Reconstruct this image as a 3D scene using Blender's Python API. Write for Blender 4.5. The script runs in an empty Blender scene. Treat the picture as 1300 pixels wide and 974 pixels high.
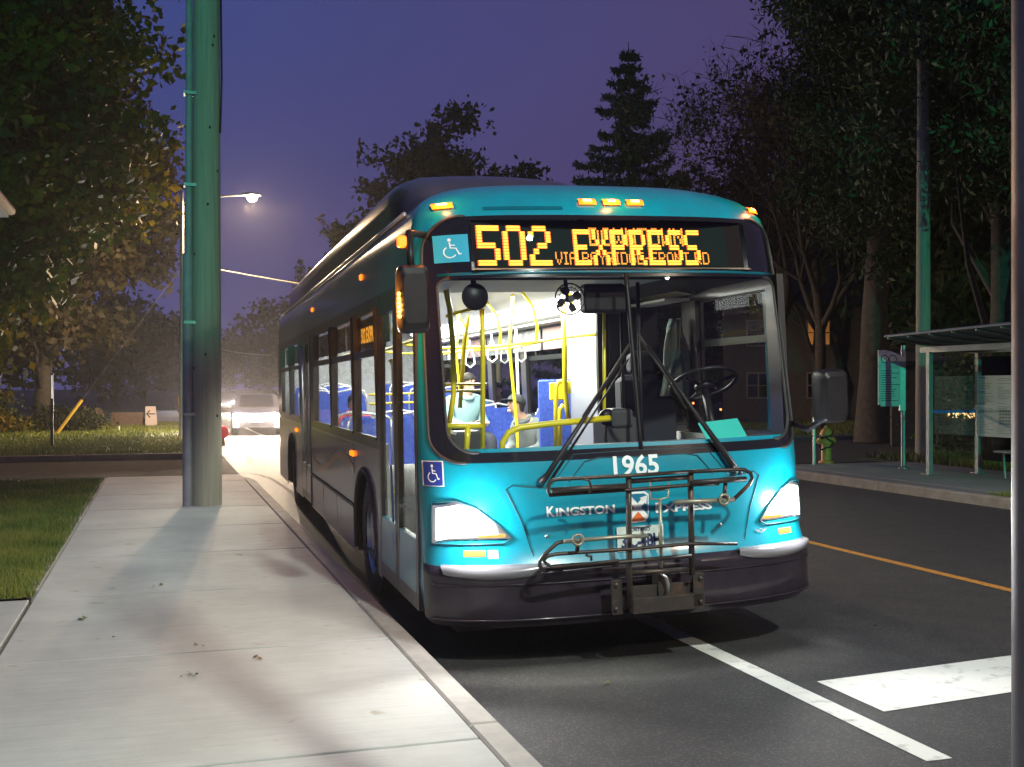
import bpy, bmesh, math, random
import numpy as np
from mathutils import Vector, Matrix
R=math.radians
rnd=random.Random(7)
scene=bpy.context.scene
COL=scene.collection
# ------------------------------------------------------------------ camera numbers
F=1400.; H=1.7; TH=math.atan(445/F)
cT,sT=math.cos(TH),math.sin(TH)
def ray(px,py):
    u=(px-650)/F; v=(492-py)/F
    return Vector((0,0,H)),Vector((u*cT+sT,-u*sT+cT,v))
def G(px,py,z=0.0):
    o,d=ray(px,py); t=(z-H)/d.z; return o+d*t
def atY(px,py,Y):
    o,d=ray(px,py); return o+d*(Y/d.y)
BX,BY,BYAW,BROLL=2.85,6.22,R(1.6),R(1.8)
BM=Matrix.Translation((BX,BY,0))@Matrix.Rotation(-BYAW,4,'Z')@Matrix.Rotation(-BROLL,4,'Y')
BI=BM.inverted()
def Lp(px,py,ax,val):
    o,d=ray(px,py); o=BI@o; d=BI.to_3x3()@d
    return o+d*((val-o[ax])/d[ax])
# ------------------------------------------------------------------ materials
MATS={}
def mat(name,col,rough=.6,metal=0.,coat=0.,emit=None,es=0.,noise=None,bump=None,spec=None,alpha=None,trans=0.):
    if name in MATS: return MATS[name]
    m=bpy.data.materials.new(name); m.use_nodes=True; nt=m.node_tree; b=nt.nodes['Principled BSDF']
    b.inputs['Base Color'].default_value=(*col,1); b.inputs['Roughness'].default_value=rough
    b.inputs['Metallic'].default_value=metal; b.inputs['Coat Weight'].default_value=coat
    b.inputs['Coat Roughness'].default_value=.08
    if spec is not None: b.inputs['Specular IOR Level'].default_value=spec
    if trans: b.inputs['Transmission Weight'].default_value=trans
    if emit: b.inputs['Emission Color'].default_value=(*emit,1); b.inputs['Emission Strength'].default_value=es
    tc=nt.nodes.new('ShaderNodeTexCoord')
    if noise:   # (col2, scale, lo, hi, detail)
        n=nt.nodes.new('ShaderNodeTexNoise'); n.inputs['Scale'].default_value=noise[1]; n.inputs['Detail'].default_value=noise[4] if len(noise)>4 else 6
        n.inputs['Roughness'].default_value=.65
        r=nt.nodes.new('ShaderNodeValToRGB'); r.color_ramp.elements[0].position=noise[2]; r.color_ramp.elements[1].position=noise[3]
        r.color_ramp.elements[0].color=(*col,1); r.color_ramp.elements[1].color=(*noise[0],1)
        nt.links.new(tc.outputs['Object'],n.inputs['Vector']); nt.links.new(n.outputs['Fac'],r.inputs['Fac']); nt.links.new(r.outputs['Color'],b.inputs['Base Color'])
    if bump:    # (scale,strength,dist)
        n=nt.nodes.new('ShaderNodeTexNoise'); n.inputs['Scale'].default_value=bump[0]; n.inputs['Detail'].default_value=5
        bp=nt.nodes.new('ShaderNodeBump'); bp.inputs['Strength'].default_value=bump[1]; bp.inputs['Distance'].default_value=bump[2]
        nt.links.new(tc.outputs['Object'],n.inputs['Vector']); nt.links.new(n.outputs['Fac'],bp.inputs['Height']); nt.links.new(bp.outputs['Normal'],b.inputs['Normal'])
    if name in('black_plastic','bumper_plastic','dark_grey_plastic'): b.inputs['Specular IOR Level'].default_value=.25
    MATS[name]=m; return m
def glassmat(name,tint=(1,1,1),refl=1.0,rough=.0,ior=1.5):
    m=bpy.data.materials.new(name); m.use_nodes=True; nt=m.node_tree; nt.nodes.clear()
    o=nt.nodes.new('ShaderNodeOutputMaterial'); mx=nt.nodes.new('ShaderNodeMixShader'); t=nt.nodes.new('ShaderNodeBsdfTransparent'); g=nt.nodes.new('ShaderNodeBsdfGlossy')
    f=nt.nodes.new('ShaderNodeFresnel'); f.inputs['IOR'].default_value=ior
    t.inputs['Color'].default_value=(*tint,1); g.inputs['Roughness'].default_value=rough
    mm=nt.nodes.new('ShaderNodeMath'); mm.operation='MULTIPLY'; mm.inputs[1].default_value=refl
    nt.links.new(f.outputs[0],mm.inputs[0]); nt.links.new(mm.outputs[0],mx.inputs[0]); nt.links.new(t.outputs[0],mx.inputs[1]); nt.links.new(g.outputs[0],mx.inputs[2]); nt.links.new(mx.outputs[0],o.inputs[0])
    MATS[name]=m; return m
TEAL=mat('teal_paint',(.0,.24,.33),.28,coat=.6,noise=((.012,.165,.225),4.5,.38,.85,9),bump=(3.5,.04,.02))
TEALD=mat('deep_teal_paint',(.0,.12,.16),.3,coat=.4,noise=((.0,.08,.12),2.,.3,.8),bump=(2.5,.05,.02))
SILV=mat('side_sheen_grey',(.28,.28,.30),.3,metal=.35,coat=.4,noise=((.2,.19,.2),2.5,.3,.8),bump=(2.,.08,.02))  # silver grey carries the glancing light reflected along the bus side
BLK=mat('black_plastic',(.010,.009,.011),.42,noise=((.018,.016,.018),8,.4,.8))
BUMP=mat('bumper_plastic',(.016,.012,.018),.3,coat=.25,noise=((.03,.022,.032),6,.4,.8))
BGL=mat('black_gloss',(.008,.008,.009),.12,coat=.5)
RUB=mat('black_rubber',(.02,.019,.02),.6,noise=((.035,.033,.03),20,.4,.7))
YEL=mat('yellow_enamel',(.75,.60,.02),.35,coat=.3)
WHT=mat('white_plastic',(.75,.75,.73),.5)
INT=mat('interior_light_grey',(.55,.56,.56),.5,noise=((.46,.47,.47),2,.3,.8))
CEI=mat('ceiling_panel_grey',(.62,.63,.62),.4)
SEAT=mat('blue_seat_fabric',(.02,.05,.32),.8,noise=((.04,.09,.45),30,.4,.6))
DKG=mat('dark_grey_plastic',(.05,.05,.055),.5)
STEEL=mat('brushed_steel',(.5,.5,.5),.35,metal=.9,noise=((.36,.35,.34),9,.35,.75))
RUST=mat('worn_black_steel',(.045,.038,.034),.45,metal=.5,noise=((.13,.07,.04),14,.5,.8),bump=(60,.3,.003))
RACKG=mat('worn_grey_steel',(.30,.29,.22),.4,metal=.5,noise=((.16,.13,.10),18,.45,.75))
GL=glassmat('clear_glass',(.93,.97,.95),1.1)
GLS=glassmat('side_glass',(.9,.92,.92),.45)
GLD=glassmat('windscreen_glass',(.95,.98,.97),1.15,.0,1.45)
def emis(name,col,s):
    return mat(name,col,.4,emit=col,es=s)
LAMPW=emis('white_lamp',(1,.98,.95),14)
AMB=emis('amber_lamp',(1,.17,.006),2.6)
AMBC=emis('amber_core',(1,.62,.16),5)
LED=emis('amber_led',(1,.40,.035),2.1)
LEDD=emis('dim_amber_led',(1,.33,.03),1.0)
RED=emis('red_lamp',(1,.03,.05),4)
STRIP=emis('interior_tube',(1,1,.96),9)
# ------------------------------------------------------------------ mesh builder
class MB:
    def __init__(s): s.v=[]; s.f=[]
    def add(s,vs,fs):
        k=len(s.v); s.v+= [tuple(p) for p in vs]; s.f+= [tuple(i+k for i in f) for f in fs]; return s
    def box(s,c,d,rz=0,M=None,ch=0.0):
        x,y,z=[a/2 for a in d]
        if ch>0:
            h=min(ch,x*.9,y*.9,z*.9); vs=[];fs=[]
            for zz,ins in ((-z,h),(-z+h,0),(z-h,0),(z,h)):
                a,b=x-ins,y-ins; vs+=[(-a,-b,zz),(a,-b,zz),(a,b,zz),(-a,b,zz)]
            for r in range(3):
                for i in range(4):
                    j=(i+1)%4; fs.append((r*4+i,r*4+j,r*4+4+j,r*4+4+i))
            fs.append((3,2,1,0)); fs.append((12,13,14,15))
        else:
            vs=[(sx*x,sy*y,sz*z) for sz in(-1,1) for sy in(-1,1) for sx in(-1,1)]
            fs=[(0,2,3,1),(4,5,7,6),(0,1,5,4),(2,6,7,3),(0,4,6,2),(1,3,7,5)]
        mt=Matrix.Translation(c)@Matrix.Rotation(rz,4,'Z')
        if M: mt=Matrix.Translation(c)@M
        return s.add([mt@Vector(p) for p in vs],fs)
    def tube(s,pts,r,n=8,closed=False,cap=True):
        pts=[Vector(p) for p in pts]; m=len(pts)
        rs=r if isinstance(r,(list,tuple)) else [r]*m
        vs=[];fs=[];up=None
        for i,p in enumerate(pts):
            if closed: t=pts[(i+1)%m]-pts[i-1]
            else: t=pts[min(i+1,m-1)]-pts[max(i-1,0)]
            if t.length<1e-9: t=Vector((0,0,1))
            t.normalize()
            if up is None:
                up=t.orthogonal().normalized()
            up=(up-t*up.dot(t)); 
            if up.length<1e-5: up=t.orthogonal()
            up.normalize(); w=t.cross(up)
            for k in range(n):
                a=2*math.pi*k/n; vs.append(p+(up*math.cos(a)+w*math.sin(a))*rs[i])
        for i in range(m if closed else m-1):
            j=(i+1)%m
            for k in range(n):
                l=(k+1)%n; fs.append((i*n+k,i*n+l,j*n+l,j*n+k))
        if cap and not closed:
            fs.append(tuple(range(n-1,-1,-1))); fs.append(tuple((m-1)*n+k for k in range(n)))
        return s.add(vs,fs)
    def lathe(s,prof,n=20,M=None,cap=True):   # prof: (r,z) list
        vs=[];fs=[]
        for r,z in prof:
            for k in range(n):
                a=2*math.pi*k/n; vs.append(Vector((r*math.cos(a),r*math.sin(a),z)))
        for i in range(len(prof)-1):
            for k in range(n):
                l=(k+1)%n; fs.append((i*n+k,i*n+l,(i+1)*n+l,(i+1)*n+k))
        if cap:
            fs.append(tuple(range(n-1,-1,-1))); fs.append(tuple((len(prof)-1)*n+k for k in range(n)))
        if M: vs=[M@v for v in vs]
        return s.add(vs,fs)
    def sphere(s,c,r,n=12,m=8,sc=(1,1,1)):
        pr=[(math.sin(math.pi*i/m)*r+1e-5,-math.cos(math.pi*i/m)*r) for i in range(m+1)]
        return s.lathe(pr,n,Matrix.Translation(c)@Matrix.Diagonal((*sc,1)))
    def prism(s,poly,a,b,axis=1):   # poly of 2D pts; extruded along axis from a to b
        def mk(p,h):
            return {0:(h,p[0],p[1]),1:(p[0],h,p[1]),2:(p[0],p[1],h)}[axis]
        n=len(poly); vs=[mk(p,a) for p in poly]+[mk(p,b) for p in poly]
        fs=[tuple(range(n)),tuple(range(2*n-1,n-1,-1))]+[(i,(i+1)%n+0,(i+1)%n+n,i+n) for i in range(n)]
        return s.add(vs,fs)
    def grid(s,rows,flip=False):
        k=len(s.v); nr=len(rows); nc=len(rows[0])
        for r in rows: s.v+=[tuple(p) for p in r]
        for i in range(nr-1):
            for j in range(nc-1):
                q=(k+i*nc+j,k+i*nc+j+1,k+(i+1)*nc+j+1,k+(i+1)*nc+j)
                s.f.append(q[::-1] if flip else q)
        return s
    def build(s,name,m,parent=None,smooth=False,bevel=0,solid=0,**tags):
        me=bpy.data.meshes.new(name); me.from_pydata(s.v,[],s.f); me.update()
        bm=bmesh.new(); bm.from_mesh(me)
        if solid or not smooth: pass
        bmesh.ops.recalc_face_normals(bm,faces=bm.faces); bm.to_mesh(me); bm.free()
        o=bpy.data.objects.new(name,me); COL.objects.link(o); o.parent=parent
        if isinstance(m,(list,tuple)):
            for q in m: me.materials.append(q)
        else: me.materials.append(m)
        if smooth:
            for p in me.polygons: p.use_smooth=True
            if smooth=='auto': me.set_sharp_from_angle(angle=R(38))
        if bevel:
            b=o.modifiers.new('bevel','BEVEL'); b.width=bevel; b.segments=2; b.limit_method='ANGLE'
        if solid:
            b=o.modifiers.new('solid','SOLIDIFY'); b.thickness=solid; b.offset=0
        for k,v in tags.items(): o[k]=v
        return o
def thing(name,label,cat,loc=(0,0,0),rz=0,group=None):
    o=bpy.data.objects.new(name,None); COL.objects.link(o); o.location=loc; o.rotation_euler=(0,0,rz)
    o['label']=label; o['category']=cat; o.empty_display_size=.2
    if group: o['group']=group
    return o
def tag(o,label,cat,group=None):
    o['label']=label; o['category']=cat
    if group: o['group']=group
    return o
def struct(o,kind='structure'): o['kind']=kind; return o
def copy_tree(o,parent=None):
    c=o.copy(); COL.objects.link(c)
    if parent: c.parent=parent
    for ch in list(o.children): copy_tree(ch,c)
    return c
def textmesh(txt,size=1.,bold=0.):
    cu=bpy.data.curves.new('t','FONT'); cu.body=txt; cu.size=size; cu.offset=bold; cu.resolution_u=3
    o=bpy.data.objects.new('t',cu); COL.objects.link(o)
    dg=bpy.context.evaluated_depsgraph_get(); me=bpy.data.meshes.new_from_object(o.evaluated_get(dg))
    vs=[tuple(v.co) for v in me.vertices]; fs=[tuple(p.vertices) for p in me.polygons]
    bpy.data.objects.remove(o); bpy.data.curves.remove(cu); bpy.data.meshes.remove(me)
    return vs,fs
def sinterp(pts,z):
    if z<=pts[0][0]: return pts[0][1]
    for (a,b),(c,d) in zip(pts,pts[1:]):
        if z<=c: return b+(d-b)*(z-a)/(c-a)
    return pts[-1][1]
# ------------------------------------------------------------------ world & camera
w=bpy.data.worlds.new('World'); scene.world=w; w.use_nodes=True; nt=w.node_tree
bg=nt.nodes['Background']; tc=nt.nodes.new('ShaderNodeTexCoord'); sx=nt.nodes.new('ShaderNodeSeparateXYZ'); nt.links.new(tc.outputs['Generated'],sx.inputs[0])
ra=nt.nodes.new('ShaderNodeValToRGB'); ra.color_ramp.elements[0].position=.02; ra.color_ramp.elements[1].position=.75
ra.color_ramp.elements[0].color=(.100,.056,.135,1); ra.color_ramp.elements[1].color=(.045,.055,.150,1)
e=ra.color_ramp.elements.new(.3); e.color=(.060,.072,.245,1)
rb=nt.nodes.new('ShaderNodeValToRGB'); rb.color_ramp.elements[0].position=.0; rb.color_ramp.elements[1].position=.5
rb.color_ramp.elements[0].color=(.048,.074,.270,1); rb.color_ramp.elements[1].color=(.098,.056,.125,1)
nz=nt.nodes.new('ShaderNodeTexNoise'); nz.inputs['Scale'].default_value=2.2; nz.inputs['Detail'].default_value=4
mx=nt.nodes.new('ShaderNodeMix'); mx.data_type='RGBA'; mx.inputs[0].default_value=.6
ml=nt.nodes.new('ShaderNodeMix'); ml.data_type='RGBA'; ml.blend_type='MULTIPLY'; ml.inputs[0].default_value=.25
nt.links.new(sx.outputs['Z'],ra.inputs[0]); nt.links.new(sx.outputs['X'],rb.inputs[0])
nt.links.new(ra.outputs[0],mx.inputs['A']); nt.links.new(rb.outputs[0],mx.inputs['B'])
nt.links.new(tc.outputs['Generated'],nz.inputs['Vector']); nt.links.new(mx.outputs['Result'],ml.inputs['A']); nt.links.new(nz.outputs['Fac'],ml.inputs['B'])
nt.links.new(ml.outputs['Result'],bg.inputs['Color']); bg.inputs['Strength'].default_value=1.0
cam=bpy.data.cameras.new('camera'); co=bpy.data.objects.new('camera',cam); COL.objects.link(co); scene.camera=co
cam.sensor_width=36; cam.lens=36*F/1300; cam.shift_y=5/1300; cam.clip_end=2000; cam.clip_start=.05
co.location=(0,0,H); co.rotation_euler=(R(90),0,-TH)
scene.view_settings.view_transform='Standard'; scene.view_settings.look='None'; scene.view_settings.exposure=0; scene.view_settings.gamma=1
scene.render.resolution_x=1024; scene.render.resolution_y=767
try:
    scene.cycles.max_bounces=10; scene.cycles.transparent_max_bounces=24; scene.cycles.sample_clamp_indirect=4; scene.cycles.caustics_reflective=False; scene.cycles.caustics_refractive=False
except Exception: pass
def lamp(kind,name,loc,power,col,parent=None,rot=(0,0,0),**k):
    l=bpy.data.lights.new(name,kind); l.energy=power; l.color=col
    for a,b in k.items(): setattr(l,a,b)
    o=bpy.data.objects.new(name,l); COL.objects.link(o); o.location=loc; o.rotation_euler=rot; o.parent=parent
    return o
def aim(d): return Vector(d).to_track_quat('-Z','Y').to_euler()
# ================================================================== SETTING
ASPH=mat('asphalt',(.034,.033,.036),.7,noise=((.062,.059,.058),3.0,.35,.75,8),bump=(110,1.0,.02))
nt=ASPH.node_tree   # fine aggregate speckle
n2=nt.nodes.new('ShaderNodeTexVoronoi'); n2.inputs['Scale'].default_value=48; r2=nt.nodes.new('ShaderNodeValToRGB'); r2.color_ramp.elements[0].color=(2.4,2.35,2.3,1); r2.color_ramp.elements[1].color=(.6,.6,.6,1); r2.color_ramp.elements[1].position=.45
mm=nt.nodes.new('ShaderNodeMix'); mm.data_type='RGBA'; mm.blend_type='MULTIPLY'; mm.inputs[0].default_value=.8
b=nt.nodes['Principled BSDF']; old=b.inputs['Base Color'].links[0].from_socket
tcn=[n for n in nt.nodes if n.type=='TEX_COORD'][0]
nt.links.new(tcn.outputs['Object'],n2.inputs['Vector']); nt.links.new(n2.outputs['Distance'],r2.inputs[0]); nt.links.new(old,mm.inputs['A']); nt.links.new(r2.outputs[0],mm.inputs['B']); nt.links.new(mm.outputs['Result'],b.inputs['Base Color'])
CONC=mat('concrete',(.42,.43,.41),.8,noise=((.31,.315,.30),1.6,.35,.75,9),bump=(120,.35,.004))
nt=CONC.node_tree; b=nt.nodes['Principled BSDF']; old=b.inputs['Base Color'].links[0].from_socket
tcn=[n for n in nt.nodes if n.type=='TEX_COORD'][0]
mp=nt.nodes.new('ShaderNodeMapping'); mp.inputs['Scale'].default_value=(1.2,22,1)
n2=nt.nodes.new('ShaderNodeTexNoise'); n2.inputs['Scale'].default_value=2.; n2.inputs['Detail'].default_value=6
n3=nt.nodes.new('ShaderNodeTexNoise'); n3.inputs['Scale'].default_value=5.5; n3.inputs['Detail'].default_value=8
r3=nt.nodes.new('ShaderNodeValToRGB'); r3.color_ramp.elements[0].position=.66; r3.color_ramp.elements[1].position=.74; r3.color_ramp.elements[0].color=(1,1,1,1); r3.color_ramp.elements[1].color=(.72,.66,.52,1)
m1=nt.nodes.new('ShaderNodeMix'); m1.data_type='RGBA'; m1.blend_type='OVERLAY'; m1.inputs[0].default_value=.13
m2=nt.nodes.new('ShaderNodeMix'); m2.data_type='RGBA'; m2.blend_type='MULTIPLY'; m2.inputs[0].default_value=1
nt.links.new(tcn.outputs['Object'],mp.inputs['Vector']); nt.links.new(mp.outputs[0],n2.inputs['Vector']); nt.links.new(tcn.outputs['Object'],n3.inputs['Vector']); nt.links.new(n3.outputs['Fac'],r3.inputs[0])
nt.links.new(old,m1.inputs['A']); nt.links.new(n2.outputs['Fac'],m1.inputs['B']); nt.links.new(m1.outputs['Result'],m2.inputs['A']); nt.links.new(r3.outputs[0],m2.inputs['B']); nt.links.new(m2.outputs['Result'],b.inputs['Base Color'])
KERB=mat('kerb_concrete',(.27,.26,.24),.8,noise=((.38,.36,.32),4,.35,.7,8),bump=(90,.4,.004))
SOIL=mat('turf_soil',(.03,.045,.012),.95,noise=((.05,.07,.02),3,.35,.7,8))
GRASS=mat('grass_blades',(.06,.11,.012),.7,noise=((.20,.20,.03),1.1,.35,.7,4))
DARKG=mat('rough_ground',(.022,.026,.014),.95,noise=((.04,.04,.02),.6,.3,.7))
PWHITE=mat('white_road_paint',(.62,.62,.58),.7,noise=((.26,.26,.25),8,.54,.72,10),bump=(150,.5,.006))
PYEL=mat('yellow_road_paint',(.62,.27,.04),.7,noise=((.24,.12,.03),14,.5,.72,10),bump=(150,.5,.006))
GAP=mat('joint_dirt',(.03,.027,.02),.95)
def sheet(name,x0,y0,x1,y1,z,m,kind=True,cuts=None):
    o=MB().add([(x0,y0,z),(x1,y0,z),(x1,y1,z),(x0,y1,z)],[(0,1,2,3)]).build(name,m)
    return struct(o) if kind else o
sheet('ground',-600,-300,600,900,-.05,DARKG)
RX=11.25
sheet('road',1.45,-60,RX+.02,420,0,ASPH)
ASPH2=mat('worn_side_asphalt',(.030,.024,.024),.95,spec=.08,noise=((.055,.042,.04),4,.35,.75,9),bump=(60,.8,.01))
sheet('side_road',-60,20.35,1.45,27.2,-.0,ASPH2)
sheet('far_side_road',RX+.02,21.6,90,31,-.0,ASPH)
# crossroad in front of/behind the camera
sheet('junction_road',-60,-16,1.45,-1.2,-.0,ASPH)
# lane line, stop line, centre line
sheet('lane_marking',3.31,4.2,3.45,60,.004,PWHITE)
sheet('centre_marking',6.72,5.35,6.83,140,.004,PYEL)
q0=G(1037,866); q1=G(1290,832); dq=(q1-q0)/(q1.x-q0.x); q2=q0+dq*(6.7-q0.x)
struct(MB().add([(q0.x,q0.y-.62,.004),(q2.x,q2.y-.62,.004),(q2.x,q2.y,.004),(q0.x,q0.y,.004)],[(0,1,2,3)]).build('stop_marking',PWHITE))
# asphalt cracks
ck=MB()
def crack(pts,wd=.02,z=.005):
    r=random.Random(len(ck.v)+3); P=[]
    for a,b_ in zip(pts,pts[1:]):
        for i in range(8):
            t=i/8; P.append((a[0]+(b_[0]-a[0])*t+r.uniform(-.03,.03),a[1]+(b_[1]-a[1])*t+r.uniform(-.03,.03)))
    for a,b_ in zip(P,P[1:]):
        dx,dy=b_[0]-a[0],b_[1]-a[1]; l=math.hypot(dx,dy)+1e-6; nx,ny=-dy/l*wd/2,dx/l*wd/2
        ck.add([(a[0]+nx,a[1]+ny,z),(a[0]-nx,a[1]-ny,z),(b_[0]-nx,b_[1]-ny,z),(b_[0]+nx,b_[1]+ny,z)],[(0,1,2,3)])
q=[G(x,y) for x,y in[(290,598),(330,603),(345,608),(372,625),(395,655)]]; crack([(p.x,p.y) for p in q],.05)
q=[G(x,y) for x,y in[(286,546),(298,560),(312,577),(318,590)]]; crack([(p.x,p.y) for p in q],.09)
q=[G(x,y) for x,y in[(283,566),(295,574),(313,578),(330,575)]]; crack([(p.x,p.y) for p in q],.06)
struct(ck.build('road_cracks',mat('tar_filled_crack',(.012,.011,.011),.8)))
# near sidewalk slabs
sw=MB(); jy=[-1.2]; 
y=8.75-2.03*5
ys=[-1.2]
while y<20.2:
    if y>-1.1: ys.append(y)
    y+=2.03
ys.append(20.25)
for a,b_ in zip(ys,ys[1:]):
    sw.box((.225,(a+b_)/2,.0),(2.23,b_-a-.03,.30),ch=.003)
    if b_<9.3:
        sw.box((-2.17,(a+b_)/2,.0),(2.50,b_-a-.03,.30),ch=.006)
        sw.box((-4.95,(a+b_)/2,.0),(3.0,b_-a-.012,.30),ch=.006)
struct(sw.build('sidewalk',CONC))
kb=MB()
ky=[-1.2+i*3.05 for i in range(7)]+[19.0]
for a,b_ in zip(ky,ky[1:]): kb.box((1.425,(a+b_)/2,.0),(.145,b_-a-.008,.298),ch=.012)
# rounded end of kerb sweeping into the side road
arc=[(1.425-1.0+1.0*math.cos(t),19.0+1.0*math.sin(t)*1.3) for t in [math.pi/2*i/8 for i in range(9)]]
rows=[]
for i,(x,yy) in enumerate(arc):
    t=math.pi/2*i/8; nx,ny=math.cos(t),math.sin(t)
    rows.append([(x-nx*.072,yy-ny*.072,.0),(x-nx*.072,yy-ny*.072,.149),(x+nx*.06,yy+ny*.06,.149),(x+nx*.072,yy+ny*.072,.135),(x+nx*.075,yy+ny*.075,-.02)])
kb.grid(rows)
struct(kb.build('kerb',KERB))
gt=MB(); gt.box((.3,9.5,.02),(2.3,21.3,.16)); gt.box((-3.4,3.9,.02),(5.2,10,.16)); struct(gt.build('joint_bed',GAP))
# narrow edging between pavement and turf
ed=MB(); ed.box((-.945,14.7,.0),(.09,11,.29),ch=.01); struct(ed.build('pavement_edging',KERB))
# lawns
sheet('near_lawn',-40,8.95,-.99,20.1,.125,SOIL)
sheet('far_lawn',-60,27.35,.95,120,.12,SOIL)
sheet('right_lawn',14.6,-40,120,21.4,.12,SOIL)
sheet('right_lawn_beyond',14.6,31.2,120,160,.12,SOIL)
fk=MB()
for i in range(10): fk.box((-27.4+i*3-.0,27.26,.0),(2.985,.16,.29),ch=.012)
for i in range(30): fk.box((1.1,28.9+i*3,.0),(.16,2.985,.29),ch=.012)
struct(fk.build('far_kerb',mat('dark_kerb',(.10,.055,.055),.85,noise=((.16,.11,.10),3,.3,.7))))
sf=MB(); 
for i in range(26): sf.box((2.3-2.05,28.3+i*2.02,.0),(1.5,2.0,.27),ch=.006)
struct(sf.build('far_sidewalk',CONC))
# right hand sidewalk + kerb
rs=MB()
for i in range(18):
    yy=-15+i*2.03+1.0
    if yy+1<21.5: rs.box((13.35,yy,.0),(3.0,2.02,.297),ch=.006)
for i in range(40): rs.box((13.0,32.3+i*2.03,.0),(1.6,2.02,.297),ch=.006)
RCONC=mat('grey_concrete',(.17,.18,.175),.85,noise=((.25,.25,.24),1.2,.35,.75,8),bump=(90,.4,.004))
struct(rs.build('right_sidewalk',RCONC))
rk=MB()
for i in range(12): rk.box((RX+.08,-15+i*3.05+1.5,.0),(.16,3.04,.30),ch=.02)
for i in range(40): rk.box((RX+.08,32.6+i*3.05,.0),(.16,3.04,.30),ch=.02)
for i in range(22): rk.box((13+i*3.05,31.1,.0),(3.04,.16,.29),ch=.015)
struct(rk.build('right_kerb',mat('worn_kerb_concrete',(.28,.24,.19),.8,noise=((.4,.36,.3),5,.35,.7,8),bump=(60,.6,.008))))
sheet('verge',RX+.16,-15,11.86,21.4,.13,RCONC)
# grass blades (stuff)
def grass(name,regions,n,h0,h1,seed,m=GRASS,wd=.006,z=.125):
    g=np.random.default_rng(seed); P=[]
    for (x0,y0,x1,y1,frac) in regions:
        k=int(n*frac); P.append(np.stack([g.uniform(x0,x1,k),g.uniform(y0,y1,k)],1))
    P=np.concatenate(P); k=len(P); a=g.uniform(0,2*np.pi,k); hh=g.uniform(h0,h1,k); ln=g.uniform(0,.6,k)*hh; b_=g.uniform(0,2*np.pi,k)
    V=np.zeros((k,3,3)); dx=np.cos(a)*wd; dy=np.sin(a)*wd
    V[:,0]=np.stack([P[:,0]-dx,P[:,1]-dy,np.full(k,z)],1); V[:,1]=np.stack([P[:,0]+dx,P[:,1]+dy,np.full(k,z)],1)
    V[:,2]=np.stack([P[:,0]+np.cos(b_)*ln,P[:,1]+np.sin(b_)*ln,z+hh],1)
    return fast(name,V.reshape(-1,3),3,m)
def fast(name,V,n,m,parent=None,smooth=False):
    V=np.ascontiguousarray(V,dtype=np.float32); nv=len(V); nf=nv//n
    me=bpy.data.meshes.new(name); me.vertices.add(nv); me.vertices.foreach_set('co',V.ravel())
    me.loops.add(nv); me.loops.foreach_set('vertex_index',np.arange(nv,dtype=np.int32))
    me.polygons.add(nf); me.polygons.foreach_set('loop_start',np.arange(0,nv,n,dtype=np.int32)); me.polygons.foreach_set('loop_total',np.full(nf,n,dtype=np.int32))
    me.update(calc_edges=True); me.validate()
    o=bpy.data.objects.new(name,me); COL.objects.link(o); me.materials.append(m); o.parent=parent
    return o
g=grass('grass',[(-3.3,8.97,-.92,13,.45),(-4.6,13,-.92,20.1,.55)],90000,.03,.085,1)
struct(tag(g,'patchy short grass beside the pavement near the utility pole','grass'),'stuff')
g=grass('grass',[(-9,27.4,.95,36,.6),(-11,36,.95,52,.4)],60000,.04,.11,2,m=mat('lamplit_grass',(.12,.18,.015),.7,noise=((.26,.27,.03),1.3,.35,.7,4)),wd=.016)  # brighter grass colour, street lamp light on this lawn put into it
struct(tag(g,'bright green lawn across the side road under the trees','grass'),'stuff')
g=grass('grass',[(11.42,4,11.86,13.2,1.)],7000,.03,.10,3,wd=.006,z=.13)
struct(tag(g,'thin weedy grass along the far kerb beside the shelter','grass'),'stuff')
g=grass('grass',[(15,10,22,21.2,.6),(15,31.5,30,42,.4)],30000,.05,.25,4,wd=.014)
struct(tag(g,'long rough grass behind the bus shelter','grass'),'stuff')
# ================================================================== BUS
bus=thing('city_bus','teal low floor city bus numbered 1965 with amber 502 EXPRESS sign and bright headlights','bus')
bus.matrix_world=BM
CZ=[(.20,.0),(.30,-.04),(.34,-.07),(.62,-.075),(.68,-.02),(.75,0),(1.25,.03),(1.34,.05),(1.8,.12),(2.4,.21),(2.75,.275),(2.83,.31),(2.90,.37),(2.96,.45),(3.01,.55),(3.06,.70),(3.09,.86),(3.115,1.05)]
WZ=[(.20,1.22),(.295,1.27),(.34,1.305),(.62,1.305),(.68,1.295),(1.3,1.295),(2.0,1.285),(2.55,1.265),(2.75,1.25),(2.83,1.235),(2.90,1.20),(2.96,1.15),(3.01,1.08),(3.06,.98),(3.09,.85),(3.115,.72)]
D=.45
def cz(z): return sinterp(CZ,z)
def wz(z): return sinterp(WZ,z)
def fy(x,z):
    W=wz(z); u=min(abs(x)/W,1)**3.0
    return cz(z)+D*(1-max(1-u,0)**(1/2.2))
def t2x(t,W): return W*math.copysign(1-(1-min(abs(t),1))**1.8,t)
def x2t(x,W): return math.copysign(1-(1-min(abs(x)/W,1))**(1/1.8),x)
def SP(x,z,off=0):
    W=wz(z); x=max(-W,min(W,x)); y=fy(x,z)
    if off:
        e=.004; x1=max(-W+1e-5,min(W-1e-5,x))
        sxx=(fy(min(x1+e,W),z)-fy(max(x1-e,-W),z))/(min(x1+e,W)-max(x1-e,-W)); szz=(fy(x1,z+.01)-fy(x1,z-.01))/.02
        sxx=max(-8,min(8,sxx)); n=Vector((sxx,-1,szz)).normalized()
        return Vector((x,y,z))+n*off
    return Vector((x,y,z))
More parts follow.
